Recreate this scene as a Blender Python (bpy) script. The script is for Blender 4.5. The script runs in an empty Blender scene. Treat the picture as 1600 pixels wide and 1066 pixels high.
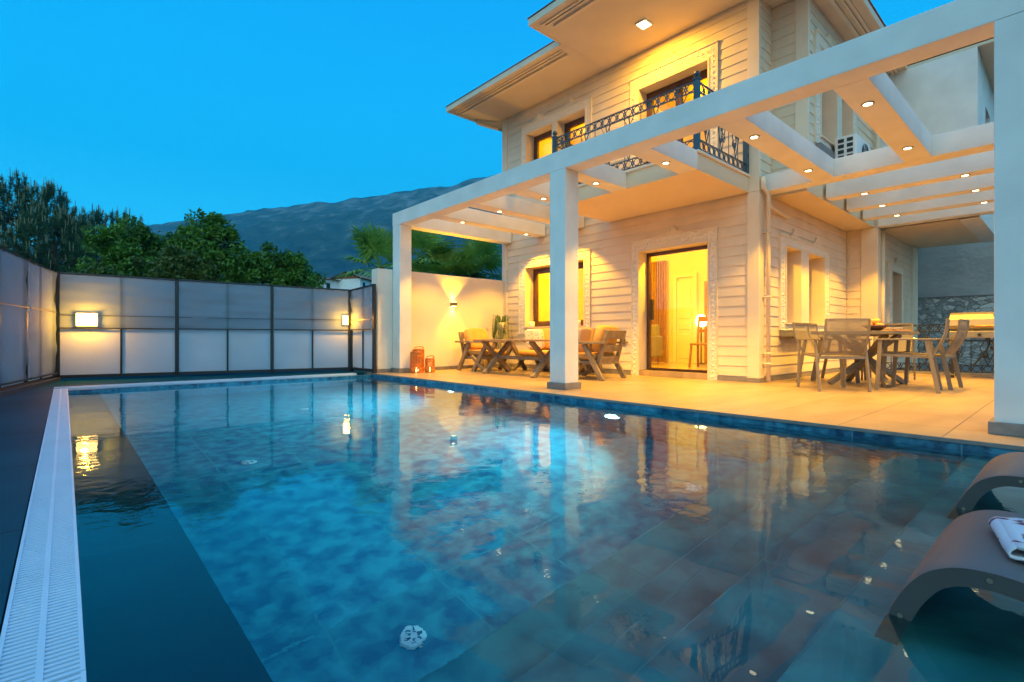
import bpy, math, random
import numpy as np
from mathutils import Vector, Matrix
R = math.radians
rnd = random.Random(7)
sc = bpy.context.scene
COL = sc.collection

# ------------------------------------------------------------ camera, sky, exposure
cam = bpy.data.cameras.new("camera")
cam.lens = 36 * 787 / 1600
cam.sensor_width = 36
cam.shift_y = -0.0025
cam.clip_start = 0.02
cam.clip_end = 9000
co = bpy.data.objects.new("camera", cam)
COL.objects.link(co)
co.location = (0, 0, 0.65)
co.rotation_euler = (R(90), 0, -math.atan(699 / 787))
sc.camera = co

world = bpy.data.worlds.new("World")
sc.world = world
world.use_nodes = True
nt = world.node_tree
nt.nodes.clear()
N, L = nt.nodes.new, nt.links.new
out = N("ShaderNodeOutputWorld")
bg = N("ShaderNodeBackground")
L(bg.outputs[0], out.inputs[0])
tc = N("ShaderNodeTexCoord")
sep = N("ShaderNodeSeparateXYZ")
L(tc.outputs["Generated"], sep.inputs[0])
ramp = N("ShaderNodeValToRGB")
cr = ramp.color_ramp
cr.elements[0].position = 0.0
cr.elements[0].color = (0.05, 0.62, 1.0, 1)
cr.elements[1].position = 1.0
cr.elements[1].color = (0.001, 0.17, 0.52, 1)
for p_, c_ in ((0.12, (0.015, 0.50, 0.86, 1)), (0.30, (0.0, 0.37, 0.73, 1)), (0.55, (0.0, 0.26, 0.62, 1))):
    e_ = cr.elements.new(p_)
    e_.color = c_
L(sep.outputs[2], ramp.inputs[0])
# afterglow side of the sky, behind and to the left of the camera: paler and brighter
dot = N("ShaderNodeVectorMath"); dot.operation = 'DOT_PRODUCT'
L(tc.outputs["Generated"], dot.inputs[0])
dot.inputs[1].default_value = (-0.80, -0.60, 0.0)
mr = N("ShaderNodeMapRange"); mr.interpolation_type = 'SMOOTHSTEP'
mr.inputs[1].default_value = -0.05
mr.inputs[2].default_value = 0.95
L(dot.outputs["Value"], mr.inputs[0])
mx = N("ShaderNodeMix"); mx.data_type = 'RGBA'
L(mr.outputs[0], mx.inputs[0])
L(ramp.outputs[0], mx.inputs[6])
mx.inputs[7].default_value = (0.78, 1.16, 1.14, 1)
sky = N("ShaderNodeTexSky")
sky.sky_type = 'NISHITA'
sky.sun_disc = False
sky.sun_elevation = R(1.0)
sky.sun_rotation = R(233)
add = N("ShaderNodeMix"); add.data_type = 'RGBA'; add.blend_type = 'ADD'
add.inputs[0].default_value = 0.01
L(mx.outputs[2], add.inputs[6])
L(sky.outputs[0], add.inputs[7])
L(add.outputs[2], bg.inputs[0])
bg.inputs[1].default_value = 1.7

sc.view_settings.view_transform = 'Standard'
sc.view_settings.look = 'None'
sc.view_settings.exposure = 0.2
sc.view_settings.gamma = 1
cy = sc.cycles
cy.use_denoising = True
try:
    cy.denoiser = 'OPENIMAGEDENOISE'
except Exception:
    pass
cy.max_bounces = 9
cy.diffuse_bounces = 4
cy.glossy_bounces = 4
cy.transmission_bounces = 6
cy.transparent_max_bounces = 12
cy.sample_clamp_indirect = 4
cy.sample_clamp_direct = 0
cy.caustics_reflective = False
cy.caustics_refractive = True
cy.blur_glossy = 0.3

# ------------------------------------------------------------ helpers
ORG = {}

class MB:
    def __init__(s):
        s.v = []; s.f = []
    def quad(s, *p):
        n = len(s.v); s.v += [tuple(q) for q in p]; s.f.append(tuple(range(n, n + len(p))))
    def box(s, x0, x1, y0, y1, z0, z1):
        n = len(s.v)
        s.v += [(x, y, z) for z in (z0, z1) for x, y in ((x0, y0), (x1, y0), (x1, y1), (x0, y1))]
        s.f += [tuple(n + i for i in q) for q in ((3, 2, 1, 0), (4, 5, 6, 7), (0, 1, 5, 4), (1, 2, 6, 5), (2, 3, 7, 6), (3, 0, 4, 7))]
        return s
    def hexa(s, p):
        n = len(s.v); s.v += [tuple(q) for q in p]
        s.f += [tuple(n + i for i in q) for q in ((3, 2, 1, 0), (4, 5, 6, 7), (0, 1, 5, 4), (1, 2, 6, 5), (2, 3, 7, 6), (3, 0, 4, 7))]
    def bar(s, a, b, w, h, up=(0, 0, 1)):
        a = Vector(a); b = Vector(b); d = (b - a).normalized()
        sd = d.cross(Vector(up))
        if sd.length < 1e-4: sd = d.cross(Vector((0, 1, 0)))
        sd.normalize(); u = sd.cross(d).normalized()
        sd *= w / 2; u *= h / 2
        s.hexa([a - sd - u, a + sd - u, b + sd - u, b - sd - u, a - sd + u, a + sd + u, b + sd + u, b - sd + u])
        return s
    def tube(s, pts, r, n=6, closed=False):
        pts = [Vector(p) for p in pts]; m = len(pts); base = len(s.v)
        rs = r if isinstance(r, (list, tuple)) else [r] * m
        prev = None
        for i, p in enumerate(pts):
            if closed: t = pts[(i + 1) % m] - pts[i - 1]
            else: t = pts[min(i + 1, m - 1)] - pts[max(i - 1, 0)]
            t.normalize()
            ref = Vector((0, 0, 1)) if abs(t.z) < .9 else Vector((1, 0, 0))
            if prev is None: a = t.cross(ref).normalized()
            else:
                a = prev - t * prev.dot(t)
                a = a.normalized() if a.length > 1e-6 else t.cross(ref).normalized()
            prev = a; b = t.cross(a)
            for k in range(n):
                an = 2 * math.pi * k / n
                s.v.append(tuple(p + (a * math.cos(an) + b * math.sin(an)) * rs[i]))
        for i in range(m if closed else m - 1):
            j = (i + 1) % m
            for k in range(n):
                k2 = (k + 1) % n
                s.f.append((base + i * n + k, base + i * n + k2, base + j * n + k2, base + j * n + k))
        if not closed:
            s.f.append(tuple(base + k for k in reversed(range(n))))
            s.f.append(tuple(base + (m - 1) * n + k for k in range(n)))
        return s
    def lathe(s, prof, n=20, c=(0, 0, 0)):
        base = len(s.v)
        for r, z in prof:
            for k in range(n):
                a = 2 * math.pi * k / n
                s.v.append((c[0] + r * math.cos(a), c[1] + r * math.sin(a), c[2] + z))
        for i in range(len(prof) - 1):
            for k in range(n):
                k2 = (k + 1) % n
                s.f.append((base + i * n + k, base + i * n + k2, base + (i + 1) * n + k2, base + (i + 1) * n + k))
        s.f.append(tuple(base + k for k in reversed(range(n))))
        s.f.append(tuple(base + (len(prof) - 1) * n + k for k in range(n)))
        return s
    def prism(s, poly, fn, t0, t1):
        """poly of (a,b), fn(a,b,t)->xyz"""
        n = len(s.v); m = len(poly)
        s.v += [tuple(fn(a, b, t0)) for a, b in poly] + [tuple(fn(a, b, t1)) for a, b in poly]
        s.f.append(tuple(n + i for i in reversed(range(m))))
        s.f.append(tuple(n + m + i for i in range(m)))
        for i in range(m):
            j = (i + 1) % m
            s.f.append((n + i, n + j, n + m + j, n + m + i))
        return s
    def build(s, name, mat, parent=None, smooth=False, bevel=0, world=True, fix=True):
        me = bpy.data.meshes.new(name)
        v = s.v
        if parent is not None and world and parent.name in ORG:
            o = ORG[parent.name]
            v = [(a - o[0], b - o[1], c - o[2]) for a, b, c in v]
        me.from_pydata(v, [], s.f)
        if fix:
            import bmesh
            bm = bmesh.new(); bm.from_mesh(me)
            bmesh.ops.recalc_face_normals(bm, faces=bm.faces)
            bm.to_mesh(me); bm.free()
        me.materials.append(mat)
        if smooth:
            me.polygons.foreach_set("use_smooth", [True] * len(me.polygons))
        ob = bpy.data.objects.new(name, me)
        COL.objects.link(ob)
        if parent is not None:
            ob.parent = parent
            if parent.name in ORG: ORG[ob.name] = ORG[parent.name]
        if bevel:
            b = ob.modifiers.new("bevel", 'BEVEL'); b.width = bevel; b.segments = 2; b.limit_method = 'ANGLE'
        return ob

def tag(o, label=None, cat=None, group=None, kind=None):
    if label: o["label"] = label
    if cat: o["category"] = cat
    if group: o["group"] = group
    if kind: o["kind"] = kind
    return o

def thing(name, label, cat, loc=(0, 0, 0), rz=0, group=None, worldparts=False):
    o = bpy.data.objects.new(name, None)
    COL.objects.link(o)
    o.empty_display_size = .2
    o.location = loc; o.rotation_euler = (0, 0, rz)
    if worldparts: ORG[o.name] = tuple(loc)
    return tag(o, label, cat, group)

def copy_tree(o, parent=None):
    c = o.copy(); COL.objects.link(c)
    if parent is not None: c.parent = parent
    for ch in list(o.children): copy_tree(ch, c)
    return c

def lamp(kind, loc, energy, color, parent=None, rot=None, size=.1, spot=None, blend=.5, name="light", sy=None):
    l = bpy.data.lights.new(name, kind)
    l.energy = energy; l.color = color
    if kind == 'AREA':
        l.size = size
        if sy: l.shape = 'RECTANGLE'; l.size_y = sy
    else: l.shadow_soft_size = size
    if kind == 'SPOT': l.spot_size = spot; l.spot_blend = blend
    o = bpy.data.objects.new(name, l); COL.objects.link(o)
    if parent is not None and parent.name in ORG:
        og = ORG[parent.name]; loc = tuple(a - b for a, b in zip(loc, og))
    o.location = loc
    if rot: o.rotation_euler = rot
    if parent is not None: o.parent = parent
    return o

# ------------------------------------------------------------ materials
def mat(name, color, rough=.6, metal=0, noise=0, nscale=6, bump=0, bscale=40, spec=.5, coat=0, emit=None, es=0, trans=0, detail=6, dist=.01, col2=None, tone=None):
    m = bpy.data.materials.new(name); m.use_nodes = True
    nt = m.node_tree; p = nt.nodes["Principled BSDF"]
    p.inputs["Base Color"].default_value = (*color, 1)
    p.inputs["Roughness"].default_value = rough
    p.inputs["Metallic"].default_value = metal
    p.inputs["Specular IOR Level"].default_value = spec
    if coat: p.inputs["Coat Weight"].default_value = coat
    if emit: p.inputs["Emission Color"].default_value = (*emit, 1); p.inputs["Emission Strength"].default_value = es
    N, L = nt.nodes.new, nt.links.new
    tcn = N("ShaderNodeTexCoord")
    if noise or col2:
        n = N("ShaderNodeTexNoise"); n.inputs["Scale"].default_value = nscale; n.inputs["Detail"].default_value = detail
        L(tcn.outputs["Object"], n.inputs["Vector"])
        r = N("ShaderNodeValToRGB")
        c2 = col2 or tuple(c * (1 - noise) for c in color)
        c1 = color if col2 else tuple(min(1, c * (1 + noise * .5)) for c in color)
        r.color_ramp.elements[0].position = .3; r.color_ramp.elements[1].position = .7
        r.color_ramp.elements[0].color = (*c2, 1); r.color_ramp.elements[1].color = (*c1, 1)
        L(n.outputs["Fac"], r.inputs[0]); L(r.outputs[0], p.inputs["Base Color"])
    if bump:
        n2 = N("ShaderNodeTexNoise"); n2.inputs["Scale"].default_value = bscale; n2.inputs["Detail"].default_value = 4
        L(tcn.outputs["Object"], n2.inputs["Vector"])
        b = N("ShaderNodeBump"); b.inputs["Strength"].default_value = bump; b.inputs["Distance"].default_value = dist
        L(n2.outputs["Fac"], b.inputs["Height"]); L(b.outputs[0], p.inputs["Normal"])
    return m

M = {}
M['white'] = mat("white_render", (.76, .75, .72), .75, noise=.10, nscale=2.5, bump=.25, bscale=60, dist=.004)
M['soffit'] = mat("soffit_render", (.72, .60, .42), .8, noise=.05, nscale=1, bump=.15, bscale=50, dist=.004)
M['siding'] = mat("cream_siding", (.74, .62, .47), .6, noise=.09, nscale=2.2, bump=.25, bscale=25, dist=.004)
M['stucco'] = mat("cream_stucco", (.76, .65, .50), .7, noise=.07, nscale=3, bump=.3, bscale=45, dist=.006)
M['wallcream'] = mat("garden_wall_render", (.78, .70, .60), .75, noise=.07, nscale=1.2, bump=.3, bscale=40, dist=.005)
M['eave'] = mat("eave_render", (.70, .58, .43), .75, noise=.08, nscale=1.5, bump=.1)
M['frame'] = mat("brown_frame", (.085, .028, .016), .35, noise=.3, nscale=14, coat=.3)
M['roof'] = mat("clay_roof", (.42, .13, .07), .8, noise=.3, nscale=4)
M['skirt'] = mat("grey_skirting", (.22, .20, .19), .5, noise=.2, nscale=12)
M['iron'] = mat("painted_iron", (.022, .055, .085), .35, metal=.0, coat=.3, noise=.2, nscale=30)
M['blackiron'] = mat("black_iron", (.012, .014, .016), .4, noise=.2, nscale=30)
M['blackmetal'] = mat("black_fence_metal", (.010, .016, .022), .4)
M['teak'] = mat("grey_teak", (.24, .18, .12), .6, noise=.35, nscale=9, bump=.3, bscale=60, dist=.003)
M['tabletop'] = mat("table_wood", (.42, .24, .10), .45, noise=.3, nscale=8, bump=.2, bscale=60, dist=.003)
M['alu'] = mat("taupe_aluminium", (.20, .165, .125), .4, metal=.0, coat=.2, noise=.1, nscale=20)
M['mustard'] = mat("mustard_fabric", (.58, .31, .09), .9, noise=.15, nscale=10, bump=.4, bscale=200, dist=.003)
M['greyfab'] = mat("grey_fabric", (.22, .20, .19), .9, bump=.4, bscale=200, dist=.003)
M['whiteplastic'] = mat("white_plastic", (.75, .76, .76), .35, noise=.04)
M['dark'] = mat("dark_plastic", (.015, .015, .016), .4)
M['steel'] = mat("brushed_steel", (.32, .28, .22), .5, metal=1, noise=.1, nscale=3)
M['bronze'] = mat("bronze_lamp_body", (.14, .10, .05), .4, metal=.4)
M['lounger'] = mat("taupe_resin", (.13, .115, .115), .55, bump=.3, bscale=300, dist=.002, noise=.08, nscale=4)
M['loungerside'] = mat("taupe_resin_edge", (.06, .06, .06), .5, noise=.1)
M['bamboo'] = mat("orange_bamboo", (.62, .20, .035), .5, noise=.35, nscale=12, bump=.3, bscale=40)
M['intwall'] = mat("interior_wall", (.78, .66, .42), .8, noise=.03)
M['intceil'] = mat("interior_ceiling", (.80, .68, .45), .8)
M['intfloor'] = mat("interior_floor", (.62, .50, .32), .2, noise=.12, nscale=3)
M['intwood'] = mat("interior_wood", (.36, .18, .06), .5, noise=.25, nscale=10)
M['intdoor'] = mat("interior_white_door", (.80, .70, .48), .5)
M['vase'] = mat("pale_vase", (.42, .36, .32), .6, noise=.15)
M['leafpot'] = mat("trailing_leaf", (.07, .13, .03), .6, col2=(.16, .22, .05), nscale=20)
M['paper'] = mat("white_paper", (.8, .76, .68), .6)
M['food'] = mat("fruit_red", (.62, .10, .03), .4, col2=(.75, .40, .04), nscale=9)
M['bowlm'] = mat("dark_ceramic", (.05, .03, .04), .3)
M['bark'] = mat("bark", (.07, .05, .035), .9, noise=.4, nscale=10, bump=.5, bscale=20)
M['concrete'] = mat("rough_concrete", (.50, .50, .49), .9, col2=(.34, .34, .34), nscale=.9, bump=.6, bscale=6, dist=.05)
M['drive'] = mat("driveway_concrete", (.24, .23, .22), .85, noise=.2, nscale=1.5, bump=.3, bscale=20)
M['soil'] = mat("dry_soil", (.10, .085, .05), .95, col2=(.05, .07, .03), nscale=.4, bump=.5, bscale=3)
M['deckdark'] = mat("dark_deck", (.03, .045, .06), .55, noise=.15, nscale=5, bump=.1)
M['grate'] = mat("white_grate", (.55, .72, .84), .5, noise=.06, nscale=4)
M['drain'] = mat("drain_cover", (.75, .78, .78), .5)
M['housewhite'] = mat("village_white", (.85, .86, .86), .8, noise=.08)
M['towel'] = mat("white_towel", (.62, .64, .70), .95, bump=.5, bscale=120, dist=.004)

def emis(name, color, s):
    m = bpy.data.materials.new(name); m.use_nodes = True
    nt = m.node_tree; p = nt.nodes["Principled BSDF"]
    p.inputs["Base Color"].default_value = (.8, .8, .8, 1)
    p.inputs["Emission Color"].default_value = (*color, 1); p.inputs["Emission Strength"].default_value = s
    return m
WARM = (1.0, .50, .02)
WARM2 = (1.0, .66, .30)
M['led'] = emis("downlight_glow", (1, .80, .42), 6)
M['flood'] = emis("floodlight_glow", (1, .80, .40), 12)
M['lampglow'] = emis("lamp_glow", (1, .72, .28), 10)
M['candle'] = emis("candle_flame", (1, .62, .15), 14)
M['poolled'] = emis("pool_light_glow", (.75, .95, 1), 10)
M['fencelamp'] = emis("fence_lamp_glow", (1, .52, .12), 5)

def glass_thin(name, tint=(1, 1, 1), rough=0.0):
    m = bpy.data.materials.new(name); m.use_nodes = True
    nt = m.node_tree; nt.nodes.clear(); N, L = nt.nodes.new, nt.links.new
    o = N("ShaderNodeOutputMaterial"); mix = N("ShaderNodeMixShader"); t = N("ShaderNodeBsdfTransparent"); g = N("ShaderNodeBsdfGlossy")
    t.inputs[0].default_value = (*tint, 1); g.inputs["Roughness"].default_value = rough
    fr = N("ShaderNodeFresnel"); fr.inputs[0].default_value = 1.5
    mu = N("ShaderNodeMath"); mu.operation = 'MULTIPLY'; mu.inputs[1].default_value = 1.6; mu.use_clamp = True
    L(fr.outputs[0], mu.inputs[0]); L(mu.outputs[0], mix.inputs[0]); L(t.outputs[0], mix.inputs[1]); L(g.outputs[0], mix.inputs[2]); L(mix.outputs[0], o.inputs[0])
    return m
M['glass'] = glass_thin("window_glass", (.94, .95, .94))

def carved():
    m = mat("carved_stucco_trim", (.80, .73, .61), .7)
    nt = m.node_tree; p = nt.nodes["Principled BSDF"]; N, L = nt.nodes.new, nt.links.new
    tcn = N("ShaderNodeTexCoord")
    v = N("ShaderNodeTexVoronoi"); v.inputs["Scale"].default_value = 26; v.feature = 'SMOOTH_F1'
    w = N("ShaderNodeTexWave"); w.wave_type = 'RINGS'; w.inputs["Scale"].default_value = 5; w.inputs["Distortion"].default_value = 9; w.inputs["Detail Scale"].default_value = 3
    L(tcn.outputs["Object"], v.inputs["Vector"]); L(tcn.outputs["Object"], w.inputs["Vector"])
    a = N("ShaderNodeMath"); a.operation = 'MULTIPLY'
    L(v.outputs["Distance"], a.inputs[0]); L(w.outputs["Fac"], a.inputs[1])
    b = N("ShaderNodeBump"); b.inputs["Strength"].default_value = 1; b.inputs["Distance"].default_value = .018
    L(a.outputs[0], b.inputs["Height"]); L(b.outputs[0], p.inputs["Normal"])
    return m
M['carved'] = carved()

def sling():
    m = bpy.data.materials.new("mesh_sling"); m.use_nodes = True
    nt = m.node_tree; p = nt.nodes["Principled BSDF"]; N, L = nt.nodes.new, nt.links.new
    p.inputs["Base Color"].default_value = (.22, .18, .13, 1); p.inputs["Roughness"].default_value = .7
    t = N("ShaderNodeBsdfTransparent"); mix = N("ShaderNodeMixShader"); mix.inputs[0].default_value = .25
    o = nt.nodes["Material Output"]
    L(p.outputs[0], mix.inputs[1]); L(t.outputs[0], mix.inputs[2]); L(mix.outputs[0], o.inputs[0])
    return m
M['sling'] = sling()

def foliage_mat(name, c1, c2, scale=2.0, tl=.25):
    m = bpy.data.materials.new(name); m.use_nodes = True
    nt = m.node_tree; p = nt.nodes["Principled BSDF"]; N, L = nt.nodes.new, nt.links.new
    tcn = N("ShaderNodeTexCoord"); n = N("ShaderNodeTexNoise"); n.inputs["Scale"].default_value = scale; n.inputs["Detail"].default_value = 5
    L(tcn.outputs["Object"], n.inputs["Vector"])
    r = N("ShaderNodeValToRGB"); r.color_ramp.elements[0].position = .35; r.color_ramp.elements[1].position = .68
    r.color_ramp.elements[0].color = (*c1, 1); r.color_ramp.elements[1].color = (*c2, 1)
    L(n.outputs["Fac"], r.inputs[0]); L(r.outputs[0], p.inputs["Base Color"]); p.inputs["Roughness"].default_value = .55
    tr = N("ShaderNodeBsdfTranslucent"); L(r.outputs[0], tr.inputs[0])
    mix = N("ShaderNodeMixShader"); mix.inputs[0].default_value = tl
    L(p.outputs[0], mix.inputs[1]); L(tr.outputs[0], mix.inputs[2]); L(mix.outputs[0], nt.nodes["Material Output"].inputs[0])
    return m
M['pine'] = foliage_mat("pine_needles", (.015, .06, .035), (.05, .14, .05), 1.6, .1)
M['shoot'] = foliage_mat("pine_shoots", (.16, .18, .09), (.24, .24, .12), 3, .1)
M['leafA'] = foliage_mat("broad_leaves", (.025, .11, .010), (.14, .32, .025), 2.2)
M['leafB'] = foliage_mat("bush_leaves", (.04, .09, .012), (.12, .17, .02), 3)
M['palm'] = foliage_mat("palm_leaves", (.10, .27, .05), (.30, .52, .09), 2.5)

def cloth(name, col, through, tr_alpha):
    m = bpy.data.materials.new(name); m.use_nodes = True
    nt = m.node_tree; p = nt.nodes["Principled BSDF"]; N, L = nt.nodes.new, nt.links.new
    tcn = N("ShaderNodeTexCoord"); n = N("ShaderNodeTexNoise"); n.inputs["Scale"].default_value = 1.6; n.inputs["Detail"].default_value = 4
    L(tcn.outputs["Object"], n.inputs["Vector"])
    r = N("ShaderNodeValToRGB"); r.color_ramp.elements[0].position = .25; r.color_ramp.elements[1].position = .75
    r.color_ramp.elements[0].color = (*[c * .85 for c in col], 1); r.color_ramp.elements[1].color = (*col, 1)
    L(n.outputs["Fac"], r.inputs[0]); L(r.outputs[0], p.inputs["Base Color"]); p.inputs["Roughness"].default_value = .8
    n2 = N("ShaderNodeTexNoise"); n2.inputs["Scale"].default_value = 250
    L(tcn.outputs["Object"], n2.inputs["Vector"])
    b = N("ShaderNodeBump"); b.inputs["Strength"].default_value = .3; b.inputs["Distance"].default_value = .002
    L(n2.outputs["Fac"], b.inputs["Height"]); L(b.outputs[0], p.inputs["Normal"])
    tr = N("ShaderNodeBsdfTranslucent"); L(r.outputs[0], tr.inputs[0])
    m1 = N("ShaderNodeMixShader"); m1.inputs[0].default_value = through
    L(p.outputs[0], m1.inputs[1]); L(tr.outputs[0], m1.inputs[2])
    t = N("ShaderNodeBsdfTransparent"); m2 = N("ShaderNodeMixShader"); m2.inputs[0].default_value = tr_alpha
    L(m1.outputs[0], m2.inputs[1]); L(t.outputs[0], m2.inputs[2]); L(m2.outputs[0], nt.nodes["Material Output"].inputs[0])
    return m
M['panel'] = cloth("frosted_panel", (.56, .72, .86), .3, 0)
M['cloth'] = cloth("shade_cloth", (.19, .31, .42), .3, .38)

def tiles(name, c1, c2, grout, sx, sy, rough, nsc=1.2, bumpd=.004, stretch=None, grout_w=.005, var=.86):
    m = mat(name, c1, rough)
    nt = m.node_tree; p = nt.nodes["Principled BSDF"]; N, L = nt.nodes.new, nt.links.new
    tcn = N("ShaderNodeTexCoord"); br = N("ShaderNodeTexBrick")
    br.inputs["Scale"].default_value = 1; br.inputs["Brick Width"].default_value = sx; br.inputs["Row Height"].default_value = sy
    br.inputs["Mortar Size"].default_value = grout_w; br.inputs["Mortar Smooth"].default_value = .1; br.offset = 0
    br.inputs["Color1"].default_value = (1, 1, 1, 1); br.inputs["Color2"].default_value = (var, var, var, 1); br.inputs["Mortar"].default_value = (0, 0, 0, 1)
    L(tcn.outputs["Object"], br.inputs["Vector"])
    n = N("ShaderNodeTexNoise"); n.inputs["Scale"].default_value = nsc; n.inputs["Detail"].default_value = 10; n.inputs["Distortion"].default_value = .25
    if stretch:
        mp = N("ShaderNodeMapping"); mp.inputs["Scale"].default_value = stretch; L(tcn.outputs["Object"], mp.inputs[0]); L(mp.outputs[0], n.inputs["Vector"])
    else: L(tcn.outputs["Object"], n.inputs["Vector"])
    r = N("ShaderNodeValToRGB"); r.color_ramp.elements[0].position = .36; r.color_ramp.elements[1].position = .64
    r.color_ramp.elements[0].color = (*c2, 1); r.color_ramp.elements[1].color = (*c1, 1)
    L(n.outputs["Fac"], r.inputs[0])
    mxn = N("ShaderNodeMix"); mxn.data_type = 'RGBA'; mxn.blend_type = 'MULTIPLY'; mxn.inputs[0].default_value = 1
    L(r.outputs[0], mxn.inputs[6]); L(br.outputs["Color"], mxn.inputs[7])
    m3 = N("ShaderNodeMix"); m3.data_type = 'RGBA'; L(br.outputs["Fac"], m3.inputs[0]); L(mxn.outputs[2], m3.inputs[6]); m3.inputs[7].default_value = (*grout, 1)
    L(m3.outputs[2], p.inputs["Base Color"])
    b = N("ShaderNodeBump"); b.inputs["Strength"].default_value = .5; b.inputs["Distance"].default_value = bumpd; b.invert = True
    L(br.outputs["Fac"], b.inputs["Height"]); L(b.outputs[0], p.inputs["Normal"])
    return m
M['terrace'] = tiles("terrace_tiles", (.46, .325, .18), (.37, .26, .145), (.20, .15, .10), 1.2, .6, .38, 1.4, stretch=(1, 3, 1))
M['darktile'] = tiles("dark_edge_tiles", (.050, .052, .055), (.030, .032, .036), (.10, .10, .10), .9, 1.2, .35)
M['poolfloor'] = tiles("pool_floor_tiles", (.035, .38, .47), (.006, .13, .25), (.03, .28, .34), .6, 1.2, .4, 8, grout_w=.006, var=.80)
M['poolstep'] = tiles('pool_step_tiles', (.05, .31, .32), (.016, .14, .17), (.03, .23, .24), 1.2, 2.4, .4, 5, grout_w=.005, var=.85)
M['poolwall'] = tiles("pool_wall_tiles", (.05, .27, .42), (.008, .055, .13), (.08, .25, .35), .6, .6, .3, 11)
M['ledgetile'] = tiles("black_ledge_tiles", (.012, .013, .016), (.008, .008, .010), (.03, .03, .03), 1.5, 1.24, .3)
M['farleft'] = tiles("left_deck_tiles", (.004, .085, .125), (.003, .062, .095), (.008, .03, .05), .6, 1.2, .6)
M['farleft'].node_tree.nodes['Principled BSDF'].inputs['Specular IOR Level'].default_value = .03

def stone():
    m = mat("stone_masonry", (.3, .3, .3), .9)
    nt = m.node_tree; p = nt.nodes["Principled BSDF"]; N, L = nt.nodes.new, nt.links.new
    tcn = N("ShaderNodeTexCoord"); mp = N("ShaderNodeMapping"); mp.inputs["Scale"].default_value = (1, 1, 1.6)
    L(tcn.outputs["Object"], mp.inputs[0])
    nn = N("ShaderNodeTexNoise"); nn.inputs["Scale"].default_value = 2.5
    L(mp.outputs[0], nn.inputs["Vector"])
    ad = N("ShaderNodeMix"); ad.data_type = 'RGBA'; ad.blend_type = 'ADD'; ad.inputs[0].default_value = .35
    L(mp.outputs[0], ad.inputs[6]); L(nn.outputs["Color"], ad.inputs[7])
    v = N("ShaderNodeTexVoronoi"); v.inputs["Scale"].default_value = 6.5; L(ad.outputs[2], v.inputs["Vector"])
    v2 = N("ShaderNodeTexVoronoi"); v2.inputs["Scale"].default_value = 6.5; v2.feature = 'DISTANCE_TO_EDGE'; L(ad.outputs[2], v2.inputs["Vector"])
    hsv = N("ShaderNodeSeparateColor"); L(v.outputs["Color"], hsv.inputs[0])
    r = N("ShaderNodeValToRGB"); r.color_ramp.elements[0].color = (.28, .27, .26, 1); r.color_ramp.elements[1].color = (.68, .65, .62, 1)
    L(hsv.outputs[0], r.inputs[0])
    r2 = N("ShaderNodeValToRGB"); r2.color_ramp.elements[0].position = .03; r2.color_ramp.elements[1].position = .09
    L(v2.outputs["Distance"], r2.inputs[0])
    mxn = N("ShaderNodeMix"); mxn.data_type = 'RGBA'; L(r2.outputs[0], mxn.inputs[0]); mxn.inputs[6].default_value = (.22, .22, .21, 1); L(r.outputs[0], mxn.inputs[7])
    L(mxn.outputs[2], p.inputs["Base Color"])
    b = N("ShaderNodeBump"); b.inputs["Strength"].default_value = .5; b.inputs["Distance"].default_value = .03
    L(r2.outputs[0], b.inputs["Height"]); L(b.outputs[0], p.inputs["Normal"])
    return m
M['stone'] = stone()

def water():
    m = bpy.data.materials.new("pool_water"); m.use_nodes = True
    nt = m.node_tree; nt.nodes.clear(); N, L = nt.nodes.new, nt.links.new
    o = N("ShaderNodeOutputMaterial"); g = N("ShaderNodeBsdfGlass"); g.inputs["IOR"].default_value = 1.333; g.inputs["Roughness"].default_value = 0.0
    g.inputs["Color"].default_value = (.80, .97, 1, 1)
    tcn = N("ShaderNodeTexCoord")
    n = N("ShaderNodeTexNoise"); n.inputs["Scale"].default_value = 2.2; n.inputs["Detail"].default_value = 1.5
    n2 = N("ShaderNodeTexNoise"); n2.inputs["Scale"].default_value = 15; n2.inputs["Detail"].default_value = 3
    n3 = N("ShaderNodeTexNoise"); n3.inputs["Scale"].default_value = .5
    for q in (n, n2, n3): L(tcn.outputs["Object"], q.inputs["Vector"])
    mr = N("ShaderNodeMapRange"); mr.inputs[1].default_value = .40; mr.inputs[2].default_value = .60; mr.inputs[3].default_value = .03
    L(n3.outputs["Fac"], mr.inputs[0])
    mu = N("ShaderNodeMath"); mu.operation = 'MULTIPLY'; L(n2.outputs["Fac"], mu.inputs[0]); L(mr.outputs[0], mu.inputs[1])
    mu2 = N("ShaderNodeMath"); mu2.operation = 'MULTIPLY'; mu2.inputs[1].default_value = .38; L(mu.outputs[0], mu2.inputs[0])
    ad = N("ShaderNodeMath"); ad.operation = 'ADD'; L(n.outputs["Fac"], ad.inputs[0]); L(mu2.outputs[0], ad.inputs[1])
    b = N("ShaderNodeBump"); b.inputs["Strength"].default_value = .5; b.inputs["Distance"].default_value = .009
    L(ad.outputs[0], b.inputs["Height"]); L(b.outputs[0], g.inputs["Normal"]); L(g.outputs[0], o.inputs[0])
    return m
M['water'] = water()

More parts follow.
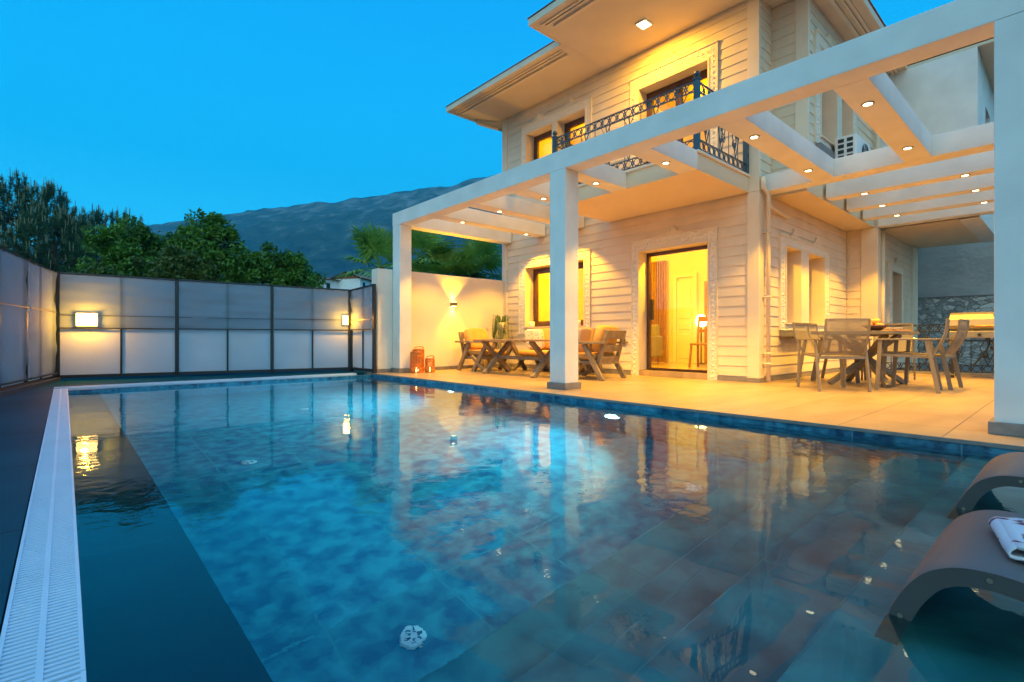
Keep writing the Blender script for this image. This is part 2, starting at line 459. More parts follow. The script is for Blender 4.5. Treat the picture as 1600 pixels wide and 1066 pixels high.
def mountain_mat():
    m = mat("mountain_slope", (.05, .07, .04), .95)
    nt = m.node_tree; p = nt.nodes["Principled BSDF"]; N, L = nt.nodes.new, nt.links.new
    tcn = N("ShaderNodeTexCoord"); n = N("ShaderNodeTexNoise"); n.inputs["Scale"].default_value = .03; n.inputs["Detail"].default_value = 10; n.inputs["Roughness"].default_value = .65
    L(tcn.outputs["Object"], n.inputs["Vector"])
    sp = N("ShaderNodeSeparateXYZ"); L(tcn.outputs["Object"], sp.inputs[0])
    mrr = N("ShaderNodeMapRange"); mrr.inputs[1].default_value = 60; mrr.inputs[2].default_value = 340; mrr.inputs[3].default_value = -.12; mrr.inputs[4].default_value = .13
    L(sp.outputs[2], mrr.inputs[0])
    ad = N("ShaderNodeMath"); ad.operation = 'ADD'; L(n.outputs["Fac"], ad.inputs[0]); L(mrr.outputs[0], ad.inputs[1])
    r = N("ShaderNodeValToRGB"); e = r.color_ramp.elements
    e[0].position = .35; e[0].color = (.008, .018, .010, 1); e[1].position = .80; e[1].color = (.24, .25, .24, 1)
    q = e.new(.58); q.color = (.045, .07, .04, 1)
    L(ad.outputs[0], r.inputs[0]); L(r.outputs[0], p.inputs["Base Color"])
    n2 = N("ShaderNodeTexNoise"); n2.inputs["Scale"].default_value = .03; n2.inputs["Detail"].default_value = 8
    L(tcn.outputs["Object"], n2.inputs["Vector"])
    b = N("ShaderNodeBump"); b.inputs["Strength"].default_value = 1; b.inputs["Distance"].default_value = 12
    L(n2.outputs["Fac"], b.inputs["Height"]); L(b.outputs[0], p.inputs["Normal"])
    return m
M['mountain'] = mountain_mat()

# ------------------------------------------------------------ ground, terraces, pool
WZ = -.065                     # water level
PX0, PX1, PY0, PY1 = .033, 4.3, -1.7, 8.78
g = MB()
B = 2030
for a, b_, c, d in ((-B, PX0 - .05, -B, B), (PX1 + .05, B, -B, B), (PX0 - .05, PX1 + .05, -B, PY0 - .05), (PX0 - .05, PX1 + .05, PY1 + .05, B)):
    g.quad((a, c, -.30), (b_, c, -.30), (b_, d, -.30), (a, d, -.30))
tag(g.build("ground", M['soil']), kind="structure")

d = MB(); d.box(PX1 + .004, 12.0, PY0 - 1.5, 8.78, -.25, 0); d.box(PX1, 7.9, 8.782, 9.0, -.25, 0)
terrace = tag(d.build("terrace", M['terrace']), kind="structure")
d = MB()
d.box(-4.5, -.11, PY0 - 1.5, 12.0, -.25, -.004); d.box(-.106, PX1 - .004, 9.12, 12.0, -.25, -.004); d.box(-.106, PX1 - .004, PY0 - 1.5, PY0, -.25, -.004)
tag(d.build("pool_deck", M['farleft']), kind="structure")
d = MB(); d.box(12.004, 17.2, -8, 14, -.27, -.03)
tag(d.build("driveway", M['drive']), kind="structure")
w = MB(); w.quad((PX0, PY0, WZ), (PX1, PY0, WZ), (PX1, PY1, WZ), (PX0, PY1, WZ))
tag(w.build("pool_water", M['water'], fix=False), kind="structure")

pool = thing("swimming_pool", "rectangular pool of still blue water with wide underwater steps beside the terrace", "swimming pool", (2.1, 3.5, 0), worldparts=True)
FZ = -1.38
b = MB()
b.box(PX0 - .25, PX1 + .25, PY0 - .2, PY1 + .2, FZ - .15, FZ)
b.build("pool_floor", M['poolfloor'], pool)
b = MB()
b.box(PX1 - .001, PX1 + .12, PY0, PY1, FZ + .001, -.26); b.box(PX1 - .001, PX1 + .003, PY0, PY1, -.259, -.023)            # right wall (under the terrace lip)
b.box(PX0 - .10, PX0, PY0, PY1 + .12, FZ + .001, -.03)
b.box(PX0 + .001, PX1, PY1, PY1 + .12, FZ + .001, -.03)
b.box(PX0 + .001, PX1, PY0 - .12, PY0, FZ + .001, -.03)
b.build("pool_wall", M['poolwall'], pool)
b = MB(); b.box(PX0 + .002, .345, PY0 + .002, PY1 - .002, FZ + .002, -.155)
b.build("shallow_ledge", M['ledgetile'], pool)
steps = [(.47, -.23), (.85, -.52), (1.22, -.80), (1.62, -1.08)]
prev = PY0 + .003
for y1, z in steps:
    s = MB(); s.box(.347, PX1 - .002, prev, y1, FZ + .002, z); s.build("pool_step", M['poolstep'], pool, bevel=.01)
    prev = y1
# overflow gratings: transverse slats with a raised centre rib
def grating(x0, x1, y0, y1, along, name="overflow_grating"):
    m_ = MB()
    if along == 'y':
        n = int((y1 - y0) / .0185)
        for i in range(n):
            yy = y0 + i * (y1 - y0) / n
            m_.box(x0 + .008, x1 - .008, yy + .004, yy + .0145, -.035, -.003)
        xc = (x0 + x1) / 2
        m_.box(x0, x0 + .008, y0, y1, -.045, -.001); m_.box(x1 - .008, x1, y0, y1, -.045, -.001); m_.box(xc - .006, xc + .006, y0, y1, -.034, -.0015)
    else:
        n = int((x1 - x0) / .0185)
        for i in range(n):
            xx = x0 + i * (x1 - x0) / n
            m_.box(xx + .004, xx + .0145, y0 + .008, y1 - .008, -.035, -.003)
        yc = (y0 + y1) / 2
        m_.box(x0, x1, y0, y0 + .008, -.045, -.001); m_.box(x0, x1, y1 - .008, y1, -.045, -.001); m_.box(x0, x1, yc - .006, yc + .006, -.034, -.0015)
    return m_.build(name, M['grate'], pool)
y = PY0
while y < PY1 - .1:
    ye = min(y + 1.5, 8.95); grating(-.105, PX0 - .002, y, ye - .004, 'y'); y = ye
    if y >= 8.9: break
ch = MB(); ch.box(-.106, PX0 - .001, PY0, 9.12, -.20, -.06); ch.box(PX0, PX1 - .004, 8.902, 9.118, -.20, -.06); ch.build("overflow_channel", M['deckdark'], pool)
grating(-.105, 2.0, 8.955, 9.115, 'x'); grating(2.02, 4.08, 8.955, 9.115, 'x')
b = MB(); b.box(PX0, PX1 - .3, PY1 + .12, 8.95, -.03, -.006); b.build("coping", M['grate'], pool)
# terrace lip seen above the waterline
b = MB(); b.box(PX1 - .012, PX1 + .004, PY0, PY1, -.022, .003); b.build("terrace_lip", M['skirt'], pool)
for x, y in ((1.19, 2.02), (1.14, 4.55), (3.45, 1.88), (2.3, 6.6)):
    c = MB(); c.lathe([(.001, .012), (.03, .014), (.056, .010), (.062, .002), (.062, 0)], 8, (x, y, FZ + .003))
    cv = c.build("inlet_cover", M['drain'], pool)
    c = MB()
    for k in range(6):
        a = k * math.pi / 3
        c.bar((x + .02 * math.cos(a), y + .02 * math.sin(a), FZ + .018), (x + .04 * math.cos(a), y + .04 * math.sin(a), FZ + .016), .012, .004)
    c.build("slot", M['poolwall'], cv)
for y in (3.22, 6.18):
    c = MB(); c.tube([(PX1 - .001, y, -.68), (PX1 - .03, y, -.68)], .085, 18)
    pl = c.build("pool_light", M['drain'], pool)
    c = MB(); c.tube([(PX1 - .030, y, -.68), (PX1 - .034, y, -.68)], .07, 18)
    c.build("lens", M['poolled'], pl)
    lamp('SPOT', (PX1 - .06, y, -.62), 620 if y > 5 else 330, (.10, .88, 1), pool, rot=(0, R(91), R(-24)), size=.06, spot=R(150), blend=.9, name="pool_spot")
for y in (2.6, 5.2, 7.8):
    pass

# ------------------------------------------------------------ generic wall system
class Wall:
    """O + s*S + d*N(outwards), vertical z"""
    def __init__(s, O, S, Nn): s.O = O; s.S = S; s.N = Nn
    def p(s, a, d, z): return (s.O[0] + a * s.S[0] + d * s.N[0], s.O[1] + a * s.S[1] + d * s.N[1], z)
    def box(s, m, a0, a1, d0, d1, z0, z1, dtop=None):
        """dtop: outer face distance at the top (wedge)"""
        t = d1 if dtop is None else dtop
        m.hexa([s.p(a0, d0, z0), s.p(a1, d0, z0), s.p(a1, d1, z0), s.p(a0, d1, z0), s.p(a0, d0, z1), s.p(a1, d0, z1), s.p(a1, t, z1), s.p(a0, t, z1)])

def panels(wl, m, a0, a1, z0, z1, holes, d0=-.3, d1=0):
    cuts = sorted({z0, z1} | {h[2] for h in holes if z0 < h[2] < z1} | {h[3] for h in holes if z0 < h[3] < z1})
    for za, zb in zip(cuts, cuts[1:]):
        zm = (za + zb) / 2
        hs = sorted([h for h in holes if h[2] < zm < h[3]])
        cur = a0
        for h in hs:
            if h[0] > cur: wl.box(m, cur, h[0], d0, d1, za, zb)
            cur = max(cur, h[1])
        if cur < a1: wl.box(m, cur, a1, d0, d1, za, zb)

def siding(wl, m, a0, a1, z0, z1, blocks, h=.1515, p0=.016, p1=.003):
    z = z0
    while z < z1 - .01:
        zt = min(z + h, z1)
        zs = sorted({z, zt} | {q for b in blocks for q in (b[2], b[3]) if z < q < zt})
        for za, zb in zip(zs, zs[1:]):
            zm = (za + zb) / 2
            pa = p0 + (p1 - p0) * (za - z) / h; pb = p0 + (p1 - p0) * (zb - z) / h
            cur = a0
            for b in sorted([b for b in blocks if b[2] < zm < b[3]]):
                if b[0] > cur + .005: wl.box(m, cur, b[0], .0005, pa, za, zb, pb)
                cur = max(cur, b[1])
            if cur < a1 - .005: wl.box(m, cur, a1, .0005, pa, za, zb, pb)
        z = zt

house = thing("villa", "two storey cream clapboard villa with balcony and wide eaves, lit windows", "house", (7.6, 3.13, 0), worldparts=True)
WF = Wall((7.6, 0, 0), (0, 1), (-1, 0))         # front, s = Y
WL = Wall((0, 3.13, 0), (1, 0), (0, -1))        # lower near side, s = X
WS = Wall((11.8, 0, 0), (0, 1), (-1, 0))        # lower step face (s=Y), also white upper box
WU = Wall((0, 2.64, 0), (1, 0), (0, -1))        # upper side wall
WR = Wall((8.1, 0, 0), (0, 1), (-1, 0))         # upper recess face
WC = Wall((0, 2.62, 0), (1, 0), (0, -1))        # carport side wall
FL2 = 3.06; SOF = 5.70

door_h = (3.88, 5.15, .10, 2.17); win_h = (6.41, 8.07, .90, 2.19)
door2_h = (3.88, 5.15, FL2, 5.03); w2a_h = (7.27, 8.05, 3.95, 5.12); w2b_h = (6.38, 7.13, 3.95, 5.12)
door_t = (3.74, 5.30, .0, 2.37); win_t = (6.27, 8.28, .74, 2.36)
door2_t = (3.73, 5.32, FL2, 5.25); w2_t = (6.24, 8.2, 3.80, 5.30)
sA = (8.59, 9.23, .90, 2.12); sB = (9.59, 10.40, .90, 2.12); s_t = (8.36, 10.65, .78, 2.27)
uA = (8.60, 9.36, 3.72, 5.08); uB = (9.60, 10.2, 3.72, 5.08); u_t = (8.38, 10.45, 3.58, 5.25)
cA = (12.9, 13.68, .90, 2.05); c_t = (12.65, 13.9, .78, 2.2)

m = MB()
panels(WF, m, 3.13, 8.84, 0, SOF - .002, [door_h, win_h, door2_h, w2a_h, w2b_h])
m.build("front_wall", M['stucco'], house)
m = MB()
panels(WL, m, 7.902, 11.8, 0, 2.808, [sA, sB], d0=-.3)
panels(Wall((0, 3.13, 0), (1, 0), (0, -1)), m, 7.902, 8.1, 2.81, SOF - .002, [], d0=-.3)
m.build("side_wall", M['stucco'], house)
m = MB(); panels(WR, m, 2.642, 3.128, 3.06, SOF - .002, [], d0=-.25, d1=0)
panels(WU, m, 8.352, 11.8, 3.06, SOF - .002, [uA, uB], d0=-.3)
m.build("upper_side_wall", M['stucco'], house)
m = MB(); m.box(8.1, 12.0, 2.642, 3.428, 2.81, 3.058); m.box(12.0, 15.4, 1.166, 8.8, 2.81, 3.058)
m.build("floor_slab", M['soffit'], house)
m = MB(); m.box(11.8, 12.1, 2.622, 3.13, 0, 2.808); m.box(12.1, 15.4, 2.62, 2.9, 0, .9); 
panels(WC, m, 12.102, 15.4, .9, 2.808, [cA], d0=-.28)
m.build("carport_wall", M['stucco'], house)
# far and back walls (never in view, close the volume)
m = MB(); m.box(7.902, 15.4, 8.54, 8.84, 0, SOF - .002); m.box(15.1, 15.4, 2.902, 8.538, 0, 2.808); m.box(15.1, 15.4, 1.466, 8.538, 3.06, SOF - .002)
m.build("rear_wall", M['stucco'], house)
# white rendered upper volume over the carport
m = MB(); m.box(11.8, 12.1, 1.165, 2.64, 2.81, SOF - .002)
panels(Wall((0, 1.165, 0), (1, 0), (0, -1)), m, 12.102, 15.4, 3.06, SOF - .002, [(12.9, 13.6, 4.2, 5.0)], d0=-.28); m.box(12.102, 15.4, 1.165, 1.445, 2.80, 3.058)
m.build("rendered_wall", M['white'], house)

def clad(wl, a0, a1, z0, z1, blocks):
    q = MB(); siding(wl, q, a0, a1, z0, z1, blocks); return q.build("clapboard", M['siding'], house)
clad(WF, 3.275, 8.70, .085, 2.80, [door_t, win_t])
clad(WF, 3.275, 8.70, 2.81 + .03, SOF - .03, [door2_t, w2_t, (3.24, 5.85, 2.80, 3.07)])
clad(WL, 7.76, 11.78, .085, 2.80, [s_t])
clad(WL, 7.63, 8.07, 2.84, SOF - .03, [])
clad(WR, 2.79, 3.12, 3.07, SOF - .03, [])
clad(WU, 8.13, 11.77, 3.07, SOF - .03, [u_t])
clad(WS, 2.87, 3.10, .085, 2.80, [])
clad(WC, 12.02, 14.85, .085, 2.80, [c_t])
def corner(x0, x1, y0, y1, z0, z1):
    q = MB(); q.box(x0, x1, y0, y1, z0, z1); return q.build("corner_board", M['stucco'], house, bevel=.004)
corner(7.568, 7.745, 3.098, 3.27, .0, 2.808); corner(7.568, 7.63, 3.098, 3.27, 2.812, SOF - .004)
corner(7.568, 7.64, 8.705, 8.87, .0, SOF - .004)
corner(8.068, 8.13, 2.608, 2.785, 3.062, SOF - .004)
corner(11.768, 12.01, 2.585, 2.865, 0, 2.806)
corner(14.86, 15.42, 2.588, 2.7, 0, 2.806)
# grey skirting
q = MB()
WF.box(q, 3.272, door_t[0], .026, .036, 0, .07); WF.box(q, door_t[1], 8.70, .026, .036, 0, .07)
q.box(7.557, 7.755, 3.087, 3.272, 0, .068); WL.box(q, 7.757, 11.76, .026, .036, 0, .07); q.box(11.757, 12.02, 2.575, 2.87, 0, .068)
q.build("skirting", M['skirt'], house)
# soffit moulding where balcony meets wall etc.
def trim(wl, t, hole_list, name="window_surround", crest=None, sill=True, parent=house):
    """carved band framing the openings: band pieces around hull of holes"""
    a0, a1, z0, z1 = t
    h0 = min(h[0] for h in hole_list); h1 = max(h[1] for h in hole_list); hz0 = min(h[2] for h in hole_list); hz1 = max(h[3] for h in hole_list)
    q = MB(); d = .034
    wl.box(q, a0, h0 - .03, .0008, d, z0, hz1 + .03); wl.box(q, h1 + .03, a1, .0008, d, z0, hz1 + .03)
    wl.box(q, a0, a1, .0008, d + .002, hz1 + .031, z1)
    if sill: wl.box(q, h0 - .03, h1 + .03, .0008, d + .002, z0, hz0 - .02)
    k = q
    # smooth inner bead around each opening
    r = MB(); e = .045
    zb = z0 if not sill else hz0 - .02
    wl.box(r, h0 - .03, h0, .0008, e, zb, hz1); wl.box(r, h1, h1 + .03, .0008, e, zb, hz1); wl.box(r, h0 - .03, h1 + .03, .0008, e, hz1, hz1 + .03)
    hs = sorted(hole_list)
    for x, y in zip(hs, hs[1:]): wl.box(r, x[1], y[0], .0008, e - .005, hz0, hz1)
    if sill: wl.box(r, h0 - .05, h1 + .05, .0008, .07, hz0 - .019, hz0)
    # fine outer fillets
    wl.box(r, a0 - .014, a0, .0008, .042, z0, z1); wl.box(r, a1, a1 + .014, .0008, .042, z0, z1)
    wl.box(r, a0 - .02, a1 + .02, .0008, .055, z1, z1 + .022)
    def rosette(a, z, s_):
        c = wl.p(a, d, z); pts = []
        n0 = len(k.v); nn = 8
        ring1 = []
        for j in range(nn):
            an = j * 2 * math.pi / nn
            rr = s_ * (1 if j % 2 == 0 else .6)
            ring1.append(wl.p(a + rr * math.cos(an), d - .001, z + rr * math.sin(an)))
        k.v += ring1; k.v.append(wl.p(a, d + .016, z)); 
        for j in range(nn): k.f.append((n0 + j, n0 + (j + 1) % nn, n0 + nn))
    step = .085
    z = z0 + .05
    while z < z1 - .04:
        rosette((a0 + h0 - .03) / 2, z, .032); rosette((a1 + h1 + .03) / 2, z, .032); z += step
    a = h0
    zc = (hz1 + .03 + z1) / 2
    while a < h1:
        rosette(a, zc, .036); a += step
    body = q.build(name, M['carved'], parent)
    r.build("bead", M['stucco'], body)
    if crest:
        for ca in crest:
            k = MB()
            poly = [(-.20, 0), (-.16, .05), (-.11, .045), (-.09, .10), (-.045, .10), (-.03, .15), (0, .165), (.03, .15), (.045, .10), (.09, .10), (.11, .045), (.16, .05), (.20, 0)]
            k.prism(poly, lambda x_, y_, t_, ca=ca: wl.p(ca + x_, t_, z1 + .015 + y_), .0008, .05)
            for dx, dz, ss in ((0, .08, .05), (-.09, .045, .035), (.09, .045, .035)):
                for rr_ in (1,):
                    n0 = len(k.v); nn = 8
                    for j in range(nn):
                        an = j * 2 * math.pi / nn; rr = ss * (1 if j % 2 == 0 else .6)
                        k.v.append(wl.p(ca + dx + rr * math.cos(an), .049, z1 + .015 + dz + rr * math.sin(an)))
                    k.v.append(wl.p(ca + dx, .07, z1 + .015 + dz))
                    for j in range(nn): k.f.append((n0 + j, n0 + (j + 1) % nn, n0 + nn))
            k.build("crest", M['stucco'], body)
    return body
trim(WF, door_t, [door_h], "door_surround", [4.51], sill=False)
trim(WF, win_t, [win_h], "window_surround", [7.24])
trim(WF, door2_t, [door2_h], "door_surround", [4.51], sill=False)
trim(WF, w2_t, [w2a_h, w2b_h], "window_surround", [7.66, 6.75])
trim(WL, s_t, [sA, sB], "window_surround", [8.95, 10.0])
trim(WU, u_t, [uA, uB], "window_surround", [8.95, 9.9])
trim(WC, c_t, [cA], "window_surround", [13.28])
q = MB(); WL.box(q, 8.36, 10.65, .026, .12, .68, .76); q.build("sill_ledge", M['skirt'], house)
q = MB(); WU.box(q, 8.38, 10.45, .026, .10, 3.45, 3.56); q.build("sill_ledge", M['skirt'], house)

def window(wl, h, reveal=.2, split=1, name="window", fr=.07, ff=None, leaf=False):
    a0, a1, z0, z1 = h
    q = MB(); d0, d1 = -reveal - .06, -reveal
    wl.box(q, a0, a0 + fr, d0, d1, z0, z1); wl.box(q, a1 - fr, a1, d0, d1, z0, z1)
    wl.box(q, a0 + fr, a1 - fr, d0, d1, z1 - fr, z1); wl.box(q, a0 + fr, a1 - fr, d0, d1, z0, z0 + (fr if not leaf else .03))
    wo = q.build(name, M['frame'], house, bevel=.004)
    q = MB()
    w_ = (a1 - a0 - 2 * fr) / split
    for i in range(split):
        s0 = a0 + fr + i * w_; s1 = s0 + w_; k = .055
        if split > 1 or not leaf:
            wl.box(q, s0 + .004, s0 + k, d0 + .012, d1 + .012, z0 + fr, z1 - fr - .004); wl.box(q, s1 - k, s1 - .004, d0 + .012, d1 + .012, z0 + fr, z1 - fr - .004)
            wl.box(q, s0 + k, s1 - k, d0 + .012, d1 + .012, z1 - fr - k, z1 - fr - .004); wl.box(q, s0 + k, s1 - k, d0 + .012, d1 + .012, z0 + fr, z0 + fr + k)
    if q.v: q.build("sash", M['frame'], wo, bevel=.003)
    q = MB(); dd_ = -reveal - .032; c4 = [wl.p(a0 + fr, dd_, z0 + .03), wl.p(a1 - fr, dd_, z0 + .03), wl.p(a1 - fr, dd_, z1 - fr), wl.p(a0 + fr, dd_, z1 - fr)]
    if wl.S[0] * wl.N[1] - wl.S[1] * wl.N[0] > 0: c4.reverse()
    q.quad(*c4); q.build("pane", M['glass'], wo, fix=False)
    return wo
dr = window(WF, door_h, .2, 1, "door", .06, leaf=True)
q = MB(); WF.box(q, 5.02, 5.06, -.235, -.175, .98, 1.34); q.build("handle", M['dark'], dr)
window(WF, win_h, .2, 1)
window(WF, door2_h, .2, 2, "door")
window(WF, w2a_h, .2, 1); window(WF, w2b_h, .2, 1)
window(WL, sA, .26); window(WL, sB, .26); window(WU, uA, .26); window(WU, uB, .26); window(WC, cA, .15)
window(Wall((0, 1.165, 0), (1, 0), (0, -1)), (12.9, 13.6, 4.2, 5.0), .12)
q = MB(); WF.box(q, 3.88, 5.15, -.199, .03, .0, .10); WF.box(q, 3.88, 5.15, -.30, -.1995, .0, .099); q.build("threshold", M['terrace'], house, bevel=.004)

# eaves: soffit, moulding strips, fascia
def eave():
    q = MB(); zt = SOF + .05
    q.box(6.38, 15.9, 5.872, 9.33, SOF, zt); q.box(5.62, 11.8, 2.165, 5.87, SOF, zt); q.box(11.802, 15.9, .70, 5.87, SOF, zt)
    so = q.build("eave_soffit", M['eave'], house)
    q = MB()
    for dx, w_, h_ in ((.10, .035, .022), (.16, .03, .03), (.25, .05, .045)):
        q.box(6.38 + dx, 6.38 + dx + w_, 6.02, 9.33 - dx * .3, SOF - h_, SOF - .0005)
        q.box(5.62 + dx, 5.62 + dx + w_, 2.2 + dx, 5.85 - dx, SOF - h_, SOF - .0005)
        q.box(6.0 + dx, 11.78, 2.165 + dx, 2.165 + dx + w_, SOF - h_, SOF - .0005)
        q.box(11.9, 15.8, .70 + dx * .5, .70 + dx * .5 + w_ * .6, SOF - h_, SOF - .0005)
    q.build("soffit_moulding", M['stucco'], so)
    q = MB()
    q.box(6.35, 6.379, 5.872, 9.36, SOF - .012, SOF + .10); q.box(5.59, 5.619, 2.135, 5.90, SOF - .012, SOF + .10)
    q.box(5.62, 6.379, 5.871, 5.90, SOF - .012, SOF + .10); q.box(5.62, 11.8, 2.135, 2.164, SOF - .012, SOF + .10)
    q.box(6.38, 15.9, 9.331, 9.36, SOF - .012, SOF + .10); q.box(11.802, 15.9, .67, .699, SOF - .012, SOF + .10)
    q.build("fascia", M['stucco'], house, bevel=.006)
    # hipped clay roof
    q = MB()
    def hip(x0, x1, y0, y1, z, h):
        s_ = min(x1 - x0, y1 - y0) / 2
        if x1 - x0 > y1 - y0: r0, r1 = (x0 + s_, (y0 + y1) / 2, z + h), (x1 - s_, (y0 + y1) / 2, z + h)
        else: r0, r1 = ((x0 + x1) / 2, y0 + s_, z + h), ((x0 + x1) / 2, y1 - s_, z + h)
        a_, b_, c_, d_ = (x0, y0, z), (x1, y0, z), (x1, y1, z), (x0, y1, z)
        if x1 - x0 > y1 - y0: q.quad(a_, b_, r1, r0); q.quad(b_, c_, r1); q.quad(c_, d_, r0, r1); q.quad(d_, a_, r0)
        else: q.quad(a_, b_, r0); q.quad(b_, c_, r1, r0); q.quad(c_, d_, r1); q.quad(d_, a_, r0, r1)
    hip(6.33, 15.92, 2.9, 9.38, SOF + .104, 1.15)
    hip(5.57, 11.8, 2.115, 5.92, SOF + .107, .7)
    hip(11.79, 15.92, .65, 6.0, SOF + .110, .75)
    q.build("roof", M['roof'], house, fix=False)
eave()
# eave gutter outlet at far corner
q = MB(); q.tube([(7.1, 9.2, 5.685), (7.1, 9.2, 5.60), (7.3, 9.1, 5.56), (7.52, 8.95, 5.50)], .03, 8); q.build("gutter_outlet", M['eave'], house, smooth=True)
# downpipes
q = MB()
q.tube([(7.60, 3.055, 3.0), (7.60, 3.045, 2.84), (7.72, 3.03, 2.76), (7.72, 3.03, .02)], .032, 10)
for z in (2.2, 1.25, .42, .27): q.box(7.68, 7.76, 2.99, 3.12, z, z + .02)
q.tube([(7.72, 3.03, 2.62), (7.95, 3.05, 2.60), (8.6, 3.06, 2.575)], .026, 8)
q.build("downpipe", M['stucco'], house, smooth=True)
q = MB(); q.tube([(12.03, 2.56, 2.8), (12.03, 2.56, .02)], .034, 10); q.build("downpipe", M['stucco'], house, smooth=True)
q = MB(); q.tube([(11.6, 2.56, SOF - .02), (11.6, 2.56, 3.08)], .034, 10); q.build("downpipe", M['stucco'], house, smooth=True)

# balcony
q = MB(); q.box(6.06, 7.575, 3.246, 5.82, 2.812, 3.03); bal = q.build("balcony_slab", M['soffit'], house)
q = MB(); q.box(6.03, 7.57, 3.215, 5.85, 3.031, 3.062); q.build("coping", M['stucco'], bal, bevel=.004)
RZ0, RZ1 = 3.07, 3.97
def post(x, y):
    q = MB(); q.box(x - .032, x + .032, y - .032, y + .032, RZ0, RZ1 + .01); q.box(x - .042, x + .042, y - .042, y + .042, RZ1 + .01, RZ1 + .03)
    q.lathe([(.012, 0), (.03, .008), (.012, .018), (.03, .03), (.042, .05), (.042, .062), (.03, .085), (.006, .10)], 12, (x, y, RZ1 + .03))
    return q
def rail_panel(p0, p1, z0, z1, mat_, parent, wall_scroll=True, seed=1, nm="railing"):
    """ring band top and bottom, thin bars with scrollwork between"""
    rr = random.Random(seed)
    q = MB(); P0 = Vector((p0[0], p0[1], 0)); P1 = Vector((p1[0], p1[1], 0)); Lh = (P1 - P0).length; u = (P1 - P0) / Lh
    at = lambda s_, z: tuple(P0 + u * s_ + Vector((0, 0, z)))
    bh = .125
    for z in (z0 + .03, z0 + .03 + bh, z1 - bh, z1): q.bar(at(0, z), at(Lh, z), .02, .014)
    n = max(1, round(Lh / .14)); st = Lh / n
    for i in range(n):
        c = (i + .5) * st
        for zc in (z0 + .03 + bh / 2, z1 - bh / 2):
            q.tube([at(c + .049 * math.cos(a), zc + .049 * math.sin(a)) for a in [k * 2 * math.pi / 18 for k in range(18)]], .0065, 5, closed=True)
            for sg in (-1, 1):   # little C links between rings
                q.bar(at(c + sg * st / 2, zc - .055), at(c + sg * (st / 2 - .012), zc), .006, .012); q.bar(at(c + sg * (st / 2 - .012), zc), at(c + sg * st / 2, zc + .055), .006, .012)
    za, zb = z0 + .03 + bh, z1 - bh
    for i in range(n + 1):
        if i % 2 == 0: q.tube([at(i * st if i else .001, za), at(i * st if i else .001, zb)], .006, 5)
    # scroll motifs: spirals, leaves
    k = 0
    c = st * 1.5
    while c < Lh - st:
        zc = (za + zb) / 2; hgt = (zb - za)
        for sg in (-1, 1):
            pts = []
            for j in range(26):
                t = j / 25; ang = t * 4.2 * math.pi / 2
                rad = .085 * (1 - t * .8)
                pts.append(at(c + sg * (.03 + rad * math.sin(ang)), zc + sg * .0 + (.13 - .02 * t) * (1 if (k + (sg > 0)) % 2 else -1) + rad * math.cos(ang) * .9))
            q.tube(pts, .007, 5)
            q.tube([at(c, za), at(c + sg * .06, zc - hgt * .2), at(c + sg * .10, zc), at(c + sg * .02, zc + hgt * .3), at(c + sg * .09, zb)], .007, 5)
        for zz in (zc - .15, zc, zc + .14):
            x_ = c + rr.uniform(-.05, .05)
            q.prism([(-.022, -.03), (.022, -.012), (.03, .02), (0, .045), (-.03, .015)], lambda a_, b_, t_: tuple(Vector(at(x_ + a_, zz + b_)) + Vector((-u.y, u.x, 0)) * t_), -.006, .006)
        q.tube([at(c - .02, zc - .2), at(c + .02, zc - .05), at(c - .03, zc + .1), at(c, zb)], .009, 5)
        c += st * 3; k += 1
    return q.build(nm, mat_, parent, smooth=False)
rb = rail_panel((6.09, 3.29), (6.09, 5.76), RZ0, RZ1, M['iron'], bal, seed=2)
rail_panel((6.13, 3.27), (7.54, 3.27), RZ0, RZ1, M['iron'], bal, seed=3)
rail_panel((6.13, 5.78), (7.54, 5.78), RZ0, RZ1, M['iron'], bal, seed=4)
for x, y in ((6.09, 3.27), (6.09, 5.78), (7.53, 3.27)): post(x, y).build("railing_post", M['iron'], bal)
# eave floodlight
q = MB(); q.box(6.83, 7.05, 4.53, 4.73, SOF - .025, SOF - .001); fl = q.build("floodlight", M['whiteplastic'], house)
q = MB(); q.box(6.855, 7.025, 4.555, 4.705, SOF - .03, SOF - .0255); q.build("diffuser", M['flood'], fl)
lamp('AREA', (6.94, 4.63, SOF - .04), 82, (1, .48, .02), house, size=.2, name="floodlight_beam")

